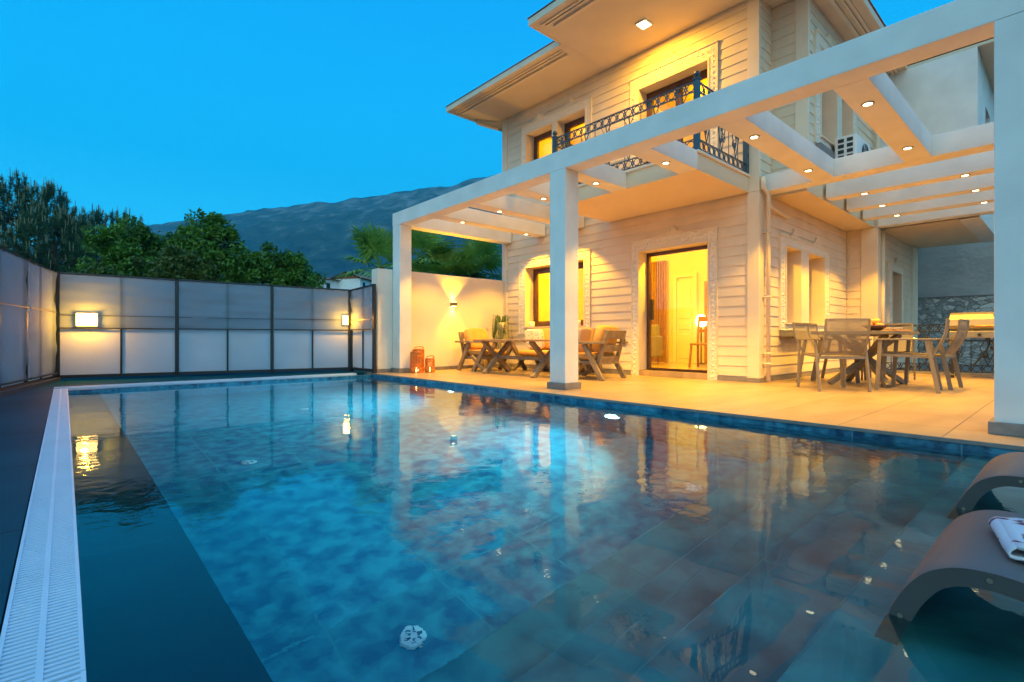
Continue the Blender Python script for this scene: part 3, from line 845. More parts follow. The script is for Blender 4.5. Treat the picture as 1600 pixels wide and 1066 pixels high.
# interior
def interior():
    q = MB()
    q.box(10.5, 10.6, 3.432, 8.538, .10, 2.60); q.build("interior_wall", M['intwall'], house)
    q = MB(); q.box(7.902, 11.6, 3.432, 8.538, -.02, .10); q.build("interior_floor", M['intfloor'], house)
    q = MB(); q.box(7.902, 11.6, 3.432, 8.538, 2.60, 2.80); q.build("interior_ceiling", M['intceil'], house)
    q = MB(); q.box(7.902, 11.6, 3.432, 3.436, .10, .88); q.box(7.902, 11.6, 3.432, 3.436, 2.14, 2.598); q.box(7.902, 8.57, 3.432, 3.436, .88, 2.14); q.box(10.42, 10.498, 3.432, 3.436, .88, 2.14); q.box(9.25, 9.57, 3.432, 3.436, .88, 2.14); q.box(7.902, 10.498, 8.53, 8.538, .1, 2.6); q.build("interior_wall", M['intwall'], house)
    # upper floor rooms
    q = MB(); q.box(11.0, 11.1, 2.95, 8.538, 3.07, 5.50); q.box(8.36, 11.0, 5.9, 6.0, 3.07, 5.5); q.build("interior_wall", M['intwall'], house)
    q = MB(); q.box(7.902, 11.6, 3.43, 8.538, 3.0, 3.06); q.build("interior_floor", M['intfloor'], house)
    q = MB(); q.box(7.902, 11.6, 3.43, 8.538, 5.50, 5.66); q.build("interior_ceiling", M['intceil'], house)
    # panel door with architrave on the back wall
    q = MB(); q.box(10.455, 10.499, 5.70, 6.10, .10, 1.95); dd = q.build("interior_door", M['intdoor'], house, bevel=.005)
    q = MB()
    for z0, z1 in ((.2, .75), (.85, 1.0), (1.1, 1.80)): q.box(10.44, 10.4545, 5.76, 6.04, z0, z1)
    q.build("door_panel", M['intdoor'], dd, bevel=.01)
    q = MB(); q.box(10.43, 10.499, 6.105, 6.19, .10, 2.03); q.box(10.43, 10.499, 5.61, 5.695, .10, 2.03); q.box(10.43, 10.499, 5.61, 6.19, 2.031, 2.11); q.build("architrave", M['intdoor'], dd, bevel=.006)
    q = MB(); q.box(10.47, 10.499, 5.15, 5.45, .10, 1.9); q.build("door_panel", M['intwood'], house)
    # slatted wood partition
    q = MB()
    for i in range(22):
        yy = 6.37 + i * .047; q.box(10.40, 10.46, yy, yy + .022, .10, 2.46)
    q.build("slat_panel", M['intwood'], house)
    for x, y, e in ((8.25, 4.55, 34), (8.35, 7.2, 30)):
        lamp('POINT', (x, y, 2.48), e * 7, (1, .53, .01), house, size=.08, name="room_light")
    for x, y, e in ((9.5, 4.6, 24), (9.3, 7.3, 28)):
        lamp('POINT', (x, y, 5.38), e * 4, (1, .50, .004), house, size=.08, name="room_light")
interior()
# table lamp, chair and armchair inside
tl = thing("table_lamp", "small glowing table lamp inside the room, seen through the open door", "lamp", (10.2, 5.38, .10))
q = MB(); q.lathe([(.08, 0), (.08, .02), (.015, .04), (.015, .75), (.02, .80)], 12); q.build("stand", M['bronze'], tl, world=False)
q = MB(); q.lathe([(.05, .80), (.10, .83), (.12, .92), (.09, 1.02), (.04, 1.06)], 16); q.build("lamp_shade", M['lampglow'], tl, smooth=True, world=False)
ic = thing("interior_chair", "brown wooden chair inside the doorway, seen from the side", "chair", (9.1, 4.75, .10), R(100))
q = MB(); q.box(-.2, .2, -.2, .2, .42, .46); q.build("seat", M['intwood'], ic, bevel=.01, world=False)
q = MB(); q.bar((-.18, -.2, .44), (-.18, -.30, .98), .035, .03); q.bar((.18, -.2, .44), (.18, -.30, .98), .035, .03); q.bar((-.18, -.29, .93), (.18, -.29, .93), .03, .10); q.bar((-.18, -.25, .7), (.18, -.25, .7), .03, .06); q.build("backrest", M['intwood'], ic, world=False)
for x, y in ((-.17, -.19), (.17, -.19), (-.17, .18), (.17, .18)):
    q = MB(); q.bar((x, y, .42), (x * 1.1, y * 1.35, 0), .035, .035, (0, 1, 0)); q.build("leg", M['intwood'], ic, world=False)
ia = thing("interior_armchair", "dark grey armchair just inside the left edge of the doorway", "armchair", (9.2, 6.28, .10), R(90))
q = MB(); q.box(-.3, .3, -.3, .3, .18, .42); q.build("seat", M['greyfab'], ia, bevel=.04, world=False)
q = MB(); q.box(-.3, .3, -.38, -.27, .18, .85); q.build("backrest", M['greyfab'], ia, bevel=.04, world=False)
q = MB(); q.box(-.38, -.3, -.36, .3, .16, .6); q.box(.3, .38, -.36, .3, .16, .6); q.build("armrest", M['greyfab'], ia, bevel=.03, world=False)
for x in (-.3, .3):
    for y in (-.3, .26):
        q = MB(); q.tube([(x, y, .18), (x, y, 0)], [.022, .014], 8); q.build("leg", M['intwood'], ia, world=False)

# ------------------------------------------------------------ pergola
pg = thing("pergola", "white rendered pergola of crossed beams with round downlights over the terrace", "pergola", (4.85, 4.4, 0), worldparts=True)
BZ0, BZ1 = 2.81, 3.055
def column(x0, x1, y0, y1):
    q = MB(); q.box(x0, x1, y0, y1, 0, BZ0 - .001); c = q.build("column", M['white'], pg, bevel=.006)
    q = MB(); q.box(x0 - .028, x1 + .028, y0 - .028, y1 + .028, .001, .085); q.build("column_base", M['skirt'], c, bevel=.004)
column(4.73, 4.985, 8.52, 8.79); column(4.73, 4.985, 4.315, 4.585); column(4.73, 4.985, .11, .385)
q = MB(); q.box(4.73, 4.985, .10, 8.80, BZ0, BZ1); q.build("front_beam", M['white'], pg, bevel=.006)
YB = [1.29, 2.31, 3.37, 4.46, 5.48, 6.53, 7.6]
for y in YB:
    x1 = 7.698 if y < 3 else (6.055 if y < 5.8 else 7.574)
    q = MB(); q.box(4.987, x1, y - .13, y + .13, BZ0 + .001, BZ1 - .001); q.build("cross_beam", M['white'], pg, bevel=.005)
q = MB(); q.box(4.987, 7.574, 8.54, 8.79, BZ0 + .001, BZ1 - .001); q.build("cross_beam", M['white'], pg, bevel=.005)
q = MB(); q.box(7.70, 7.97, .36, 3.09, BZ0, BZ1); q.build("long_beam", M['white'], pg, bevel=.005)
for x0, x1 in ((8.80, 9.04), (9.84, 10.07), (10.79, 11.03)):
    q = MB(); q.box(x0, x1, .36, 2.60, BZ0, BZ1); q.build("long_beam", M['white'], pg, bevel=.005)
q = MB(); q.box(11.74, 11.985, .36, 2.58, BZ0 - .004, BZ1); q.build("long_beam", M['white'], pg, bevel=.005)
q = MB(); q.box(4.987, 11.985, .105, .358, BZ0 + .001, BZ1 - .001); q.build("side_beam", M['white'], pg, bevel=.005)
q = MB(); q.box(11.74, 11.985, .105, .355, 0, BZ0 - .006); q.build("column", M['white'], pg, bevel=.006)
LI = [(5.52, y) for y in YB] + [(7.14, y) for y in (1.29, 2.31, 6.53, 7.6)] + [(x, y) for x in (8.90, 9.92, 10.9) for y in (2.12, 1.0)]
for x, y in LI:
    q = MB(); q.lathe([(.039, 0), (.052, -.001), (.052, -.006), (.039, -.008)], 20, (x, y, BZ0 + .0005)); dl = q.build("downlight", M['skirt'], pg, smooth=False)
    q = MB(); q.lathe([(.037, -.004), (.037, -.0095)], 20, (x, y, BZ0)); q.build("lens", M['led'], dl)
    lamp('SPOT', (x, y, BZ0 - .03), 215, WARM, pg, rot=(0, 0, 0), size=.035, spot=R(104), blend=.35, name="downlight_beam")

# ------------------------------------------------------------ air conditioner
ac = thing("air_conditioner", "white outdoor air conditioner unit on the upper side wall by the pergola", "air conditioner", (9.4, 2.4, 3.25))
q = MB(); q.box(-.37, .40, -.15, .15, 0, .54); q.build("casing", M['whiteplastic'], ac, bevel=.02, world=False)
q = MB()
for r_ in range(5):
    for c_ in range(2):
        q.box(-.378, -.369, -.10 + c_ * .12, -.02 + c_ * .12, .10 + r_ * .085, .155 + r_ * .085)
q.build("side_grille", M['dark'], ac, world=False)
q = MB()
for rr_ in (.05, .09, .13, .17, .20):
    q.tube([(.08 + rr_ * math.cos(a), -.158, .27 + rr_ * math.sin(a)) for a in [k * math.pi / 12 for k in range(24)]], .005, 4, closed=True)
for k in range(8):
    a = k * math.pi / 4; q.bar((.08, -.157, .27), (.08 + .2 * math.cos(a), -.157, .27 + .2 * math.sin(a)), .006, .006)
q.build("fan_grille", M['dark'], ac, world=False)
q = MB(); q.box(-.3, -.26, -.14, .235, -.03, -.001); q.box(.28, .32, -.14, .235, -.03, -.001); q.build("bracket", M['skirt'], ac, world=False)

# ------------------------------------------------------------ lamp wall
q = MB(); q.box(4.42, 7.565, 8.805, 9.05, 0, 1.98); gw = q.build("garden_wall", M['wallcream'], bevel=.008)
tag(gw, "cream rendered garden wall with a glowing up and down light, behind the sofa set", "wall")
q = MB(); q.box(4.405, 7.55, 8.785, 8.8045, 0, .07); q.box(4.405, 4.4195, 8.8046, 9.05, 0, .07); o = q.build("skirting", M['skirt'], gw)
wl_ = thing("wall_lamp", "small bronze up and down wall lamp on the cream garden wall", "lamp", (6.13, 8.80, 1.37))
q = MB(); q.box(-.055, .055, -.10, -.001, -.04, .04); q.build("lamp_body", M['bronze'], wl_, bevel=.004, world=False)
q = MB(); q.box(-.045, .045, -.09, -.012, -.045, -.0405); q.box(-.045, .045, -.09, -.012, .0405, .045); q.build("lens", M['lampglow'], wl_, world=False)
lamp('SPOT', (0, -.05, .055), 130, (1, .46, .008), wl_, rot=(R(180), 0, 0), size=.02, spot=R(96), blend=.7, name="lamp_beam")
lamp('SPOT', (0, -.05, -.055), 130, (1, .46, .008), wl_, rot=(0, 0, 0), size=.02, spot=R(96), blend=.7, name="lamp_beam")
so = thing("wall_socket", "black square socket box on the clapboard beside the doorway", "socket", (7.57, 5.49, .6))
q = MB(); q.box(-.035, -.001, -.05, .05, -.05, .05); q.build("socket_box", M['dark'], so, bevel=.006, world=False)
q = MB(); q.box(-.04, -.0355, -.035, .035, -.035, .03); q.build("socket_lid", M['blackmetal'], so, world=False)

# ------------------------------------------------------------ privacy fence
def fence_run(name, label, A, Bp, hA, hB, posts, thin, seams, cloth_to=.80, low=True, seed=1):
    """posts/thin: distances along the run"""
    A = Vector((*A, 0)); Bp = Vector((*Bp, 0)); Lh = (Bp - A).length; u = (Bp - A) / Lh; nrm = Vector((u.y, -u.x, 0))
    if nrm.dot(Vector((2, 3, 0)) - A) < 0: nrm = -nrm
    f_ = thing(name, label, "fence", tuple(A), worldparts=True)
    at = lambda s_, z, d_=0: tuple(A + u * s_ + nrm * d_ + Vector((0, 0, z)))
    H = lambda s_: hA + (hB - hA) * s_ / Lh
    for p_ in posts:
        q = MB(); q.bar(at(p_, 0), at(p_, H(p_)), .055, .05, tuple(nrm)); q.build("post", M['blackmetal'], f_)
    for p_ in thin:
        q = MB(); q.bar(at(p_, .06), at(p_, H(p_)), .028, .03, tuple(nrm)); q.build("mullion", M['blackmetal'], f_)
    q = MB(); q.bar(at(0, H(0) - .012), at(Lh, H(Lh) - .012), .05, .028); q.build("top_rail", M['blackmetal'], f_)
    q = MB(); q.bar(at(0, .055), at(Lh, .055), .05, .05); q.build("bottom_rail", M['blackmetal'], f_)
    allp = sorted(posts + thin)
    for a_, b_ in zip(allp, allp[1:]):
        q = MB(); q.hexa([at(a_ + .012, .08, -.004), at(b_ - .012, .08, -.004), at(b_ - .012, .08, -.010), at(a_ + .012, .08, -.010), at(a_ + .012, H(a_) - .03, -.004), at(b_ - .012, H(b_) - .03, -.004), at(b_ - .012, H(b_) - .03, -.010), at(a_ + .012, H(a_) - .03, -.010)])
        q.build("frosted_panel", M['panel'], f_)
    rr = random.Random(seed)
    big = sorted(posts)
    for a_, b_ in zip(big, big[1:]):
        q = MB(); nx = max(8, int((b_ - a_) / .05)); nz = 18
        n0 = len(q.v)
        ph = [rr.uniform(0, 6) for _ in range(4)]
        for i in range(nx + 1):
            s_ = a_ + .03 + (b_ - a_ - .06) * i / nx
            for j in range(nz + 1):
                t = j / nz; z = (cloth_to + .006 * math.sin(s_ * 9 + ph[0])) * (1 - t) + (H(s_) - .028 - .010 * abs(math.sin(s_ * 14 + ph[3]))) * t
                fold = .012 * math.sin(3 * s_ + 9 * t + ph[1]) + .010 * math.sin(16 * t - 4 * s_ + ph[2]) + .007 * math.sin(33 * t + 2 * s_ + ph[3])
                q.v.append(at(s_, z, .036 + fold * .8))
        for i in range(nx):
            for j in range(nz):
                k_ = n0 + i * (nz + 1) + j; q.f.append((k_, k_ + nz + 1, k_ + nz + 2, k_ + 1))
        c_ = q.build("shade_cloth", M['cloth'], f_, smooth=True, fix=False)
        q = MB()
        for z in seams: q.bar(at(a_ + .03, z, .050), at(b_ - .03, z + rr.uniform(-.01, .01), .050), .008, .010)
        q.bar(at(a_ + .03, cloth_to, .050), at(b_ - .03, cloth_to, .050), .014, .022)
        q.build("hem", M['blackmetal'], c_)
    return f_
bfA, bfB = (-.08, 10.50), (4.24, 9.64)
fence_run("privacy_fence", "long black framed privacy fence with grey shade cloth behind the far pool edge", bfA, bfB, 1.68, 1.62, [0, 1.54, 3.005, 4.40], [.785, 2.29, 3.71], [1.01], .81, seed=3)
fence_run("privacy_fence", "short black framed fence panel joining the cream garden wall", (4.27, 9.60), (4.31, 8.70), 1.62, 1.66, [0, .88], [.46], [1.01], .82, seed=4)
# left fence, runs from the corner towards the camera
LA = (-.13, 10.42); LB = (-1.85, 1.9)
fence_run("privacy_fence", "tall black framed privacy fence of grey cloth along the left deck", LA, LB, 1.68, 1.78, [0, 1.30, 3.1, 4.9, 6.7, 8.6], [.65, 2.2, 4.0, 5.8, 7.6], [1.05], .12, seed=5)
q = MB(); u_ = (Vector(LB) - Vector(LA)).normalized()
q.bar((LA[0] + .05, LA[1], .02), (LB[0] + .05, LB[1], .02), .08, .06); kb = q.build("kerb", M['deckdark']); tag(kb, kind="structure")
def fence_lamp(x, y, z, w_, h_, label, e, rz):
    t = thing("fence_lamp", label, "lamp", (x, y, z), rz)
    q = MB(); q.box(-w_ / 2 + .01, w_ / 2 - .01, .0, .03, -h_ / 2 + .01, h_ / 2 - .01); q.build("lamp_body", M['blackmetal'], t, world=False)
    q = MB(); q.box(-w_ / 2, w_ / 2, -.035, -.001, -h_ / 2, h_ / 2); q.build("diffuser", M['fencelamp'], t, bevel=.006, world=False)
    lamp('POINT', (0, -.15, 0), e, (1, .36, .02), t, size=.05, name="lamp_glow")
rzf = math.atan2(bfB[1] - bfA[1], bfB[0] - bfA[0])
fence_lamp(.265, 10.36, .945, .26, .20, "square glowing lamp at the left end of the far fence", 42, rzf)
fence_lamp(4.13, 9.60, 1.01, .10, .18, "narrow glowing lamp at the right corner of the far fence", 22, rzf)

# ------------------------------------------------------------ stone boundary wall
q = MB(); q.box(17.2, 17.7, -8, 14, -.3, 1.72); sw = q.build("stone_wall", M['stone']); tag(sw, "rough stone retaining wall beyond the carport", "wall")
q = MB(); q.box(17.26, 17.8, -8, 14, 1.722, 5.2); cw = q.build("concrete_wall", M['concrete']); tag(cw, "high rough grey concrete wall standing above the stone wall", "wall")
q = MB(); q.box(17.18, 17.259, -8, 14, 1.7205, 1.745); q.build("ledge", M['skirt'], cw)

# terrace railing behind the barbecue
tr = thing("terrace_railing", "black wrought iron railing with ring bands at the back of the terrace", "railing", (11.85, 1.4, 0), worldparts=True)
q = MB(); q.box(11.79, 11.95, .36, 2.57, .001, .04); q.build("kerb_stone", M['skirt'], tr)
rail_panel((11.87, .40), (11.87, 2.54), .03, .90, M['blackiron'], tr, seed=9, nm="railing_panel")
for y in (.40, 2.54):
    q = MB(); q.box(11.85, 11.89, y - .02, y + .02, .041, .95); q.build("railing_post", M['blackiron'], tr)

# ------------------------------------------------------------ barbecue
bq = thing("barbecue_grill", "wide stainless steel gas barbecue with a closed rounded lid", "barbecue", (11.2, .85, 0))
q = MB()
prof = [(-.27, .80), (-.29, .86), (-.27, .96), (-.20, 1.04), (-.08, 1.08), (.08, 1.08), (.20, 1.02), (.27, .92), (.28, .80)]
q.prism(prof, lambda a_, b_, t_: (a_, t_, b_), -.58, .58); lid = q.build("lid", M['steel'], bq, bevel=.01, world=False)
q = MB(); q.tube([(-.29, -.25, .85), (-.345, -.25, .85), (-.345, .25, .85), (-.29, .25, .85)], .012, 8); q.build("handle", M['food'], lid, world=False)
q = MB(); q.tube([(-.24, .03, 1.02), (-.26, .03, 1.035)], .025, 14); q.build("thermometer", M['dark'], lid, world=False)
q = MB(); q.box(-.28, .28, -.57, .57, .70, .795); q.build("firebox", M['dark'], bq, bevel=.008, world=False)
q = MB(); q.box(-.33, -.285, -.57, .57, .66, .77); pn = q.build("control_panel", M['steel'], bq, bevel=.006, world=False)
for k in range(5):
    q = MB(); q.tube([(-.332, -.4 + k * .2, .71), (-.365, -.4 + k * .2, .71)], .024, 12); q.build("knob", M['dark'], pn, world=False)
q = MB(); q.box(-.26, .26, -.88, -.585, .74, .77); q.build("side_shelf", M['steel'], bq, bevel=.006, world=False)
for x in (-.24, .24):
    for y in (-.54, .54):
        q = MB(); q.box(x - .02, x + .02, y - .02, y + .02, .08, .695); lg = q.build("leg", M['dark'], bq, world=False)
        q = MB(); q.tube([(x, y - .02, .04), (x, y + .02, .04)], .038, 14); q.build("wheel", M['dark'], lg, world=False)
q = MB(); q.box(-.25, .25, -.54, .54, .60, .62); q.build("lower_shelf", M['dark'], bq, world=False)
q = MB(); q.tube([(-.1, .1, .6), (-.16, .12, .5), (-.14, .2, .35), (-.05, .28, .24), (0, .3, .2)], .012, 6); q.build("gas_hose", M['dark'], bq, world=False)

# ------------------------------------------------------------ dining set
def dining_chair():
    t = thing("dining_chair", "x", "chair")
    q = MB(); n0 = 0
    # sling seat: slightly dished sheet
    nx, ny = 6, 8
    for i in range(nx + 1):
        for j in range(ny + 1):
            x = -.235 + .47 * i / nx; y = -.22 + .46 * j / ny
            q.v.append((x, y, .435 - .012 * math.sin(math.pi * i / nx) + .02 * (j / ny) ** 2))
    for i in range(nx):
        for j in range(ny): k_ = i * (ny + 1) + j; q.f.append((k_, k_ + ny + 1, k_ + ny + 2, k_ + 1))
    q.build("seat", M['sling'], t, smooth=True, world=False, fix=False)
    q = MB()
    nz = 10
    def bk(tz):  # back curve y,z
        return (-.235 - .15 * tz - .04 * math.sin(math.pi * tz), .44 + .44 * tz)
    for i in range(nx + 1):
        for j in range(nz + 1):
            y, z = bk(j / nz); x = -.235 + .47 * i / nx
            q.v.append((x, y - .015 * math.sin(math.pi * i / nx), z))
    for i in range(nx):
        for j in range(nz): k_ = i * (nz + 1) + j; q.f.append((k_, k_ + nz + 1, k_ + nz + 2, k_ + 1))
    bks = q.build("backrest", M['sling'], t, smooth=True, world=False, fix=False)
    q = MB()
    for sx in (-1, 1):
        q.tube([(sx * .245, *bk(j / nz)) for j in range(nz + 1)], .014, 6)
    q.bar((-.245, *bk(1)), (.245, *bk(1)), .022, .022)
    q.build("back_frame", M['alu'], bks, world=False)
    q = MB()
    q.bar((-.245, -.24, .425), (-.245, .245, .445), .022, .03); q.bar((.245, -.24, .425), (.245, .245, .445), .022, .03); q.bar((-.245, .245, .44), (.245, .245, .44), .022, .03); q.bar((-.29, -.245, .415), (.29, -.245, .415), .022, .035)
    q.build("seat_frame", M['alu'], t, world=False)
    for sx in (-1, 1):
        x = sx * .285
        q = MB(); q.bar((x, .25, .63), (x, .285, 0), .022, .045, (0, 1, 0)); q.build("leg", M['alu'], t, world=False, bevel=.003)
        q = MB(); q.bar((x, -.20, .63), (x, -.31, 0), .022, .045, (0, 1, 0)); q.build("leg", M['alu'], t, world=False, bevel=.003)
        q = MB(); q.bar((x, -.30, .64), (x, .29, .64), .045, .022); q.build("armrest", M['alu'], t, world=False, bevel=.004)
    return t
dc0 = dining_chair()
chairs = [((7.33, 2.10, 0), -49, "dining chair with its mesh back turned to the pool, nearest the camera"),
          ((7.97, 1.44, 0), 6, "mesh dining chair seen in profile right of the table, nearer the pool"),
          ((8.60, 1.36, 0), -3, "mesh dining chair seen in profile at the right, nearer the barbecue"),
          ((8.38, 2.44, 0), 176, "mesh dining chair at the left of the table, closest to the house windows"),
          ((8.98, 2.46, 0), 183, "mesh dining chair half hidden behind the near chair, under the window sill"),
          ((9.62, 1.98, 0), 92, "mesh dining chair at the far head of the table, facing the pool")]
for i, (loc, rz, lb) in enumerate(chairs):
    c = dc0 if i == 0 else copy_tree(dc0)
    c.location = loc; c.rotation_euler = (0, 0, R(rz)); c["label"] = lb; c["group"] = "mesh chairs around the dining table"
dt = thing("dining_table", "wooden outdoor dining table on splayed crossing legs under the pergola", "table", (8.5, 2.0, 0))
q = MB()
for k in range(9):
    y0 = -.45 + k * .1; q.box(-.76, .76, y0 + .002, y0 + .098, .722, .75)
q.build("tabletop", M['tabletop'], dt, bevel=.003, world=False)
q = MB(); q.box(-.77, .77, -.46, -.4485, .705, .749); q.box(-.77, .77, .4505, .462, .705, .749); q.box(-.785, -.7705, -.46, .462, .705, .749); q.box(.7705, .785, -.46, .462, .705, .749); q.box(-.6, .6, -.04, .04, .68, .721); q.build("apron", M['alu'], dt, world=False)
for sx in (-1, 1):
    for sy in (-1, 1):
        q = MB(); q.bar((sx * .42, sy * .34, .02), (-sx * .38, -sy * .30, .70), .075, .06); q.build("leg", M['alu'], dt, world=False, bevel=.004)
fb = thing("fruit_bowl", "bowl heaped with red and yellow fruit on the dining table", "bowl", (8.30, 1.85, .752))
q = MB(); q.lathe([(.05, 0), (.06, .005), (.13, .05), (.15, .075), (.14, .073), (.12, .05), (.05, .015)], 20); q.build("bowl", M['bowlm'], fb, smooth=True, world=False)
def ball(c, r, n=10):
    q = MB(); q.lathe([(max(.001, r * math.sin(math.pi * k / 8)), -r * math.cos(math.pi * k / 8)) for k in range(9)], n, c); return q
for i, (x, y, z) in enumerate([(-.06, -.04, .07), (.06, -.05, .07), (0, .07, .07), (-.08, .05, .08), (.08, .04, .08), (0, 0, .125), (-.05, .02, .12), (.05, -.01, .13)]):
    ball((x, y, z), .042).build("fruit", M['food'], fb, smooth=True, world=False)
cp = thing("ceramic_cup", "small dark ceramic cup next to the fruit bowl", "cup", (8.52, 1.90, .752))
q = MB(); q.lathe([(.03, 0), (.045, .02), (.05, .07), (.045, .07), (.038, .02)], 16); q.build("cup", M['bowlm'], cp, smooth=True, world=False)
q = MB(); q.tube([(.048, 0, .055), (.075, 0, .05), (.075, 0, .03), (.045, 0, .02)], .006, 6); q.build("handle", M['bowlm'], cp, world=False)
bk_ = thing("plate_stack", "white plates and a tray laid out on the dining table right of the fruit", "plates", (8.92, 1.76, .752))
q = MB(); q.box(-.22, .22, -.14, .14, 0, .018); q.build("tray", M['tabletop'], bk_, bevel=.004, world=False)
q = MB(); q.lathe([(.06, .019), (.11, .03), (.112, .034), (.06, .025)], 20, (-.1, 0, 0)); q.lathe([(.06, .036), (.11, .047), (.112, .051), (.06, .042)], 20, (-.1, 0, 0)); q.lathe([(.05, .019), (.09, .03), (.09, .034), (.05, .025)], 20, (.12, .02, 0)); q.build("plate", M['paper'], bk_, smooth=True, world=False)

# ------------------------------------------------------------ lounge set
def cushion(m_, x0, x1, y0, y1, z0, z1, puff=.03):
    """pillow block: rounded box grid"""
    nx, ny, nz = 6, 6, 3
    import itertools
    cx, cy_, cz = (x0 + x1) / 2, (y0 + y1) / 2, (z0 + z1) / 2
    hx, hy, hz = (x1 - x0) / 2, (y1 - y0) / 2, (z1 - z0) / 2
    n = 8; base = len(m_.v)
    for i in range(n + 1):
        ph = -math.pi / 2 + math.pi * i / n
        for j in range(16):
            th = 2 * math.pi * j / 16
            e = .35
            f_ = lambda v: math.copysign(abs(v) ** e, v)
            m_.v.append((cx + hx * f_(math.cos(ph)) * f_(math.cos(th)), cy_ + hy * f_(math.cos(ph)) * f_(math.sin(th)), cz + hz * f_(math.sin(ph))))
    for i in range(n):
        for j in range(16):
            j2 = (j + 1) % 16
            m_.f.append((base + i * 16 + j, base + i * 16 + j2, base + (i + 1) * 16 + j2, base + (i + 1) * 16 + j))
def tilt(m_, i0, piv, ang):
    c, s_ = math.cos(ang), math.sin(ang)
    for k in range(i0, len(m_.v)):
        x, y, z = m_.v[k]; y -= piv[0]; z -= piv[1]
        m_.v[k] = (x, piv[0] + y * c - z * s_, piv[1] + y * s_ + z * c)
def lounge_seat(name, label, cat, wdt, ncush, group=None):
    t = thing(name, label, cat, group=group)
    h = wdt / 2
    q = MB(); q.box(-h, h, -.34, .34, .24, .30); q.build("seat_frame", M['teak'], t, bevel=.006, world=False)
    # back: ladder frame leaning backwards
    q = MB(); i0 = 0
    q.box(-h, -h + .07, -.34, -.29, .26, .80); q.box(h - .07, h, -.34, -.29, .26, .80)
    for z in (.27, .45, .66): q.box(-h + .07, h - .07, -.335, -.295, z, z + .10 if z < .6 else .80)
    if ncush > 1: q.box(-.035, .035, -.34, -.29, .26, .80)
    tilt(q, i0, (-.32, .26), R(16)); q.build("backrest", M['teak'], t, bevel=.005, world=False)
    for sx in (-1, 1):
        q = MB(); q.box(sx * (h + .055) - .06, sx * (h + .055) + .06, -.46, .42, .565, .60); ar = q.build("armrest", M['teak'], t, bevel=.005, world=False)
        q = MB(); x = sx * (h + .045)
        q.bar((x, .40, .56), (x, .02, .0), .06, .075, (0, 1, 0)); q.build("leg", M['teak'], t, bevel=.004, world=False)
        q = MB(); q.bar((x + sx * .001, -.02, .30), (x + sx * .001, .36, .0), .055, .06, (0, 1, 0)); q.build("leg", M['teak'], t, bevel=.004, world=False)
        q = MB(); q.bar((x, -.10, .56), (x, -.42, 0), .06, .075, (0, 1, 0)); q.build("leg", M['teak'], t, bevel=.004, world=False)
    cw_ = (wdt - .04) / ncush
    for k in range(ncush):
        x0 = -h + .02 + k * cw_
        q = MB(); cushion(q, x0 + .005, x0 + cw_ - .005, -.27, .36, .302, .42); q.build("seat_cushion", M['mustard'], t, smooth=True, world=False)
        q = MB(); cushion(q, x0 + .01, x0 + cw_ - .01, -.30, -.14, .42, .86); tilt(q, 0, (-.25, .42), R(14)); q.build("back_cushion", M['mustard'], t, smooth=True, world=False)
    return t
a1 = lounge_seat("armchair", "wooden armchair with mustard cushions against the cream garden wall", "armchair", .66, 1, "armchairs of the lounge set")
a1.location = (6.42, 8.02, 0); a1.rotation_euler = (0, 0, R(186))
a2 = copy_tree(a1); a2["label"] = "wooden armchair seen from behind, right of the middle white column"
a2.location = (6.42, 5.30, 0); a2.rotation_euler = (0, 0, R(10))
sf = lounge_seat("sofa", "wooden sofa with mustard cushions under the lit ground floor window", "sofa", 1.55, 2)
sf.location = (7.14, 6.78, 0); sf.rotation_euler = (0, 0, R(90))
def pillow(label, loc, rot, m_):
    q = MB(); cushion(q, -.22, .22, -.06, .06, -.20, .20)
    o = q.build("throw_pillow", m_, smooth=True); o.location = loc; o.rotation_euler = rot
    tag(o, label, "pillow", "pillows on the lounge set"); return o
def printed():
    m = mat("printed_pillow", (.78, .70, .52), .9)
    nt = m.node_tree; p = nt.nodes["Principled BSDF"]; N, L = nt.nodes.new, nt.links.new
    t = N("ShaderNodeTexCoord"); v = N("ShaderNodeTexVoronoi"); v.inputs["Scale"].default_value = 22; L(t.outputs["Object"], v.inputs["Vector"])
    r = N("ShaderNodeValToRGB"); r.color_ramp.interpolation = 'CONSTANT'; r.color_ramp.elements[0].color = (.35, .22, .05, 1); r.color_ramp.elements[1].position = .27; r.color_ramp.elements[1].color = (.80, .74, .58, 1)
    L(v.outputs["Distance"], r.inputs[0]); L(r.outputs[0], p.inputs["Base Color"]); return m
M['printed'] = printed()
M['mauve'] = mat("mauve_fabric", (.36, .26, .24), .9, bump=.3, bscale=150)
pillow("cream printed pillow leaning on the left half of the sofa", (7.08, 7.28, .64), (R(-12), 0, R(96)), M['printed'])
pillow("mauve pillow leaning in the armchair seen from behind", (6.36, 5.42, .63), (R(10), 0, R(14)), M['mauve'])
ct = thing("coffee_table", "long wooden table on X shaped trestles in front of the sofa", "table", (6.12, 6.62, 0))
q = MB()
for k in range(6):
    x0 = -.36 + k * .12; q.box(x0 + .002, x0 + .118, -.98, .98, .60, .635)
q.build("tabletop", M['tabletop'], ct, bevel=.003, world=False)
for y in (.66, -.62):
    q = MB(); q.bar((-.34, y, .0), (.30, y, .598), .07, .085, (0, 1, 0)); q.build("leg", M['teak'], ct, bevel=.004, world=False)
    q = MB(); q.bar((.34, y + .072, .0), (-.30, y + .072, .598), .07, .085, (0, 1, 0)); q.build("leg", M['teak'], ct, bevel=.004, world=False)
q = MB(); q.box(-.03, .03, -.62, .66, .27, .33); q.build("stretcher", M['teak'], ct, world=False, bevel=.004)
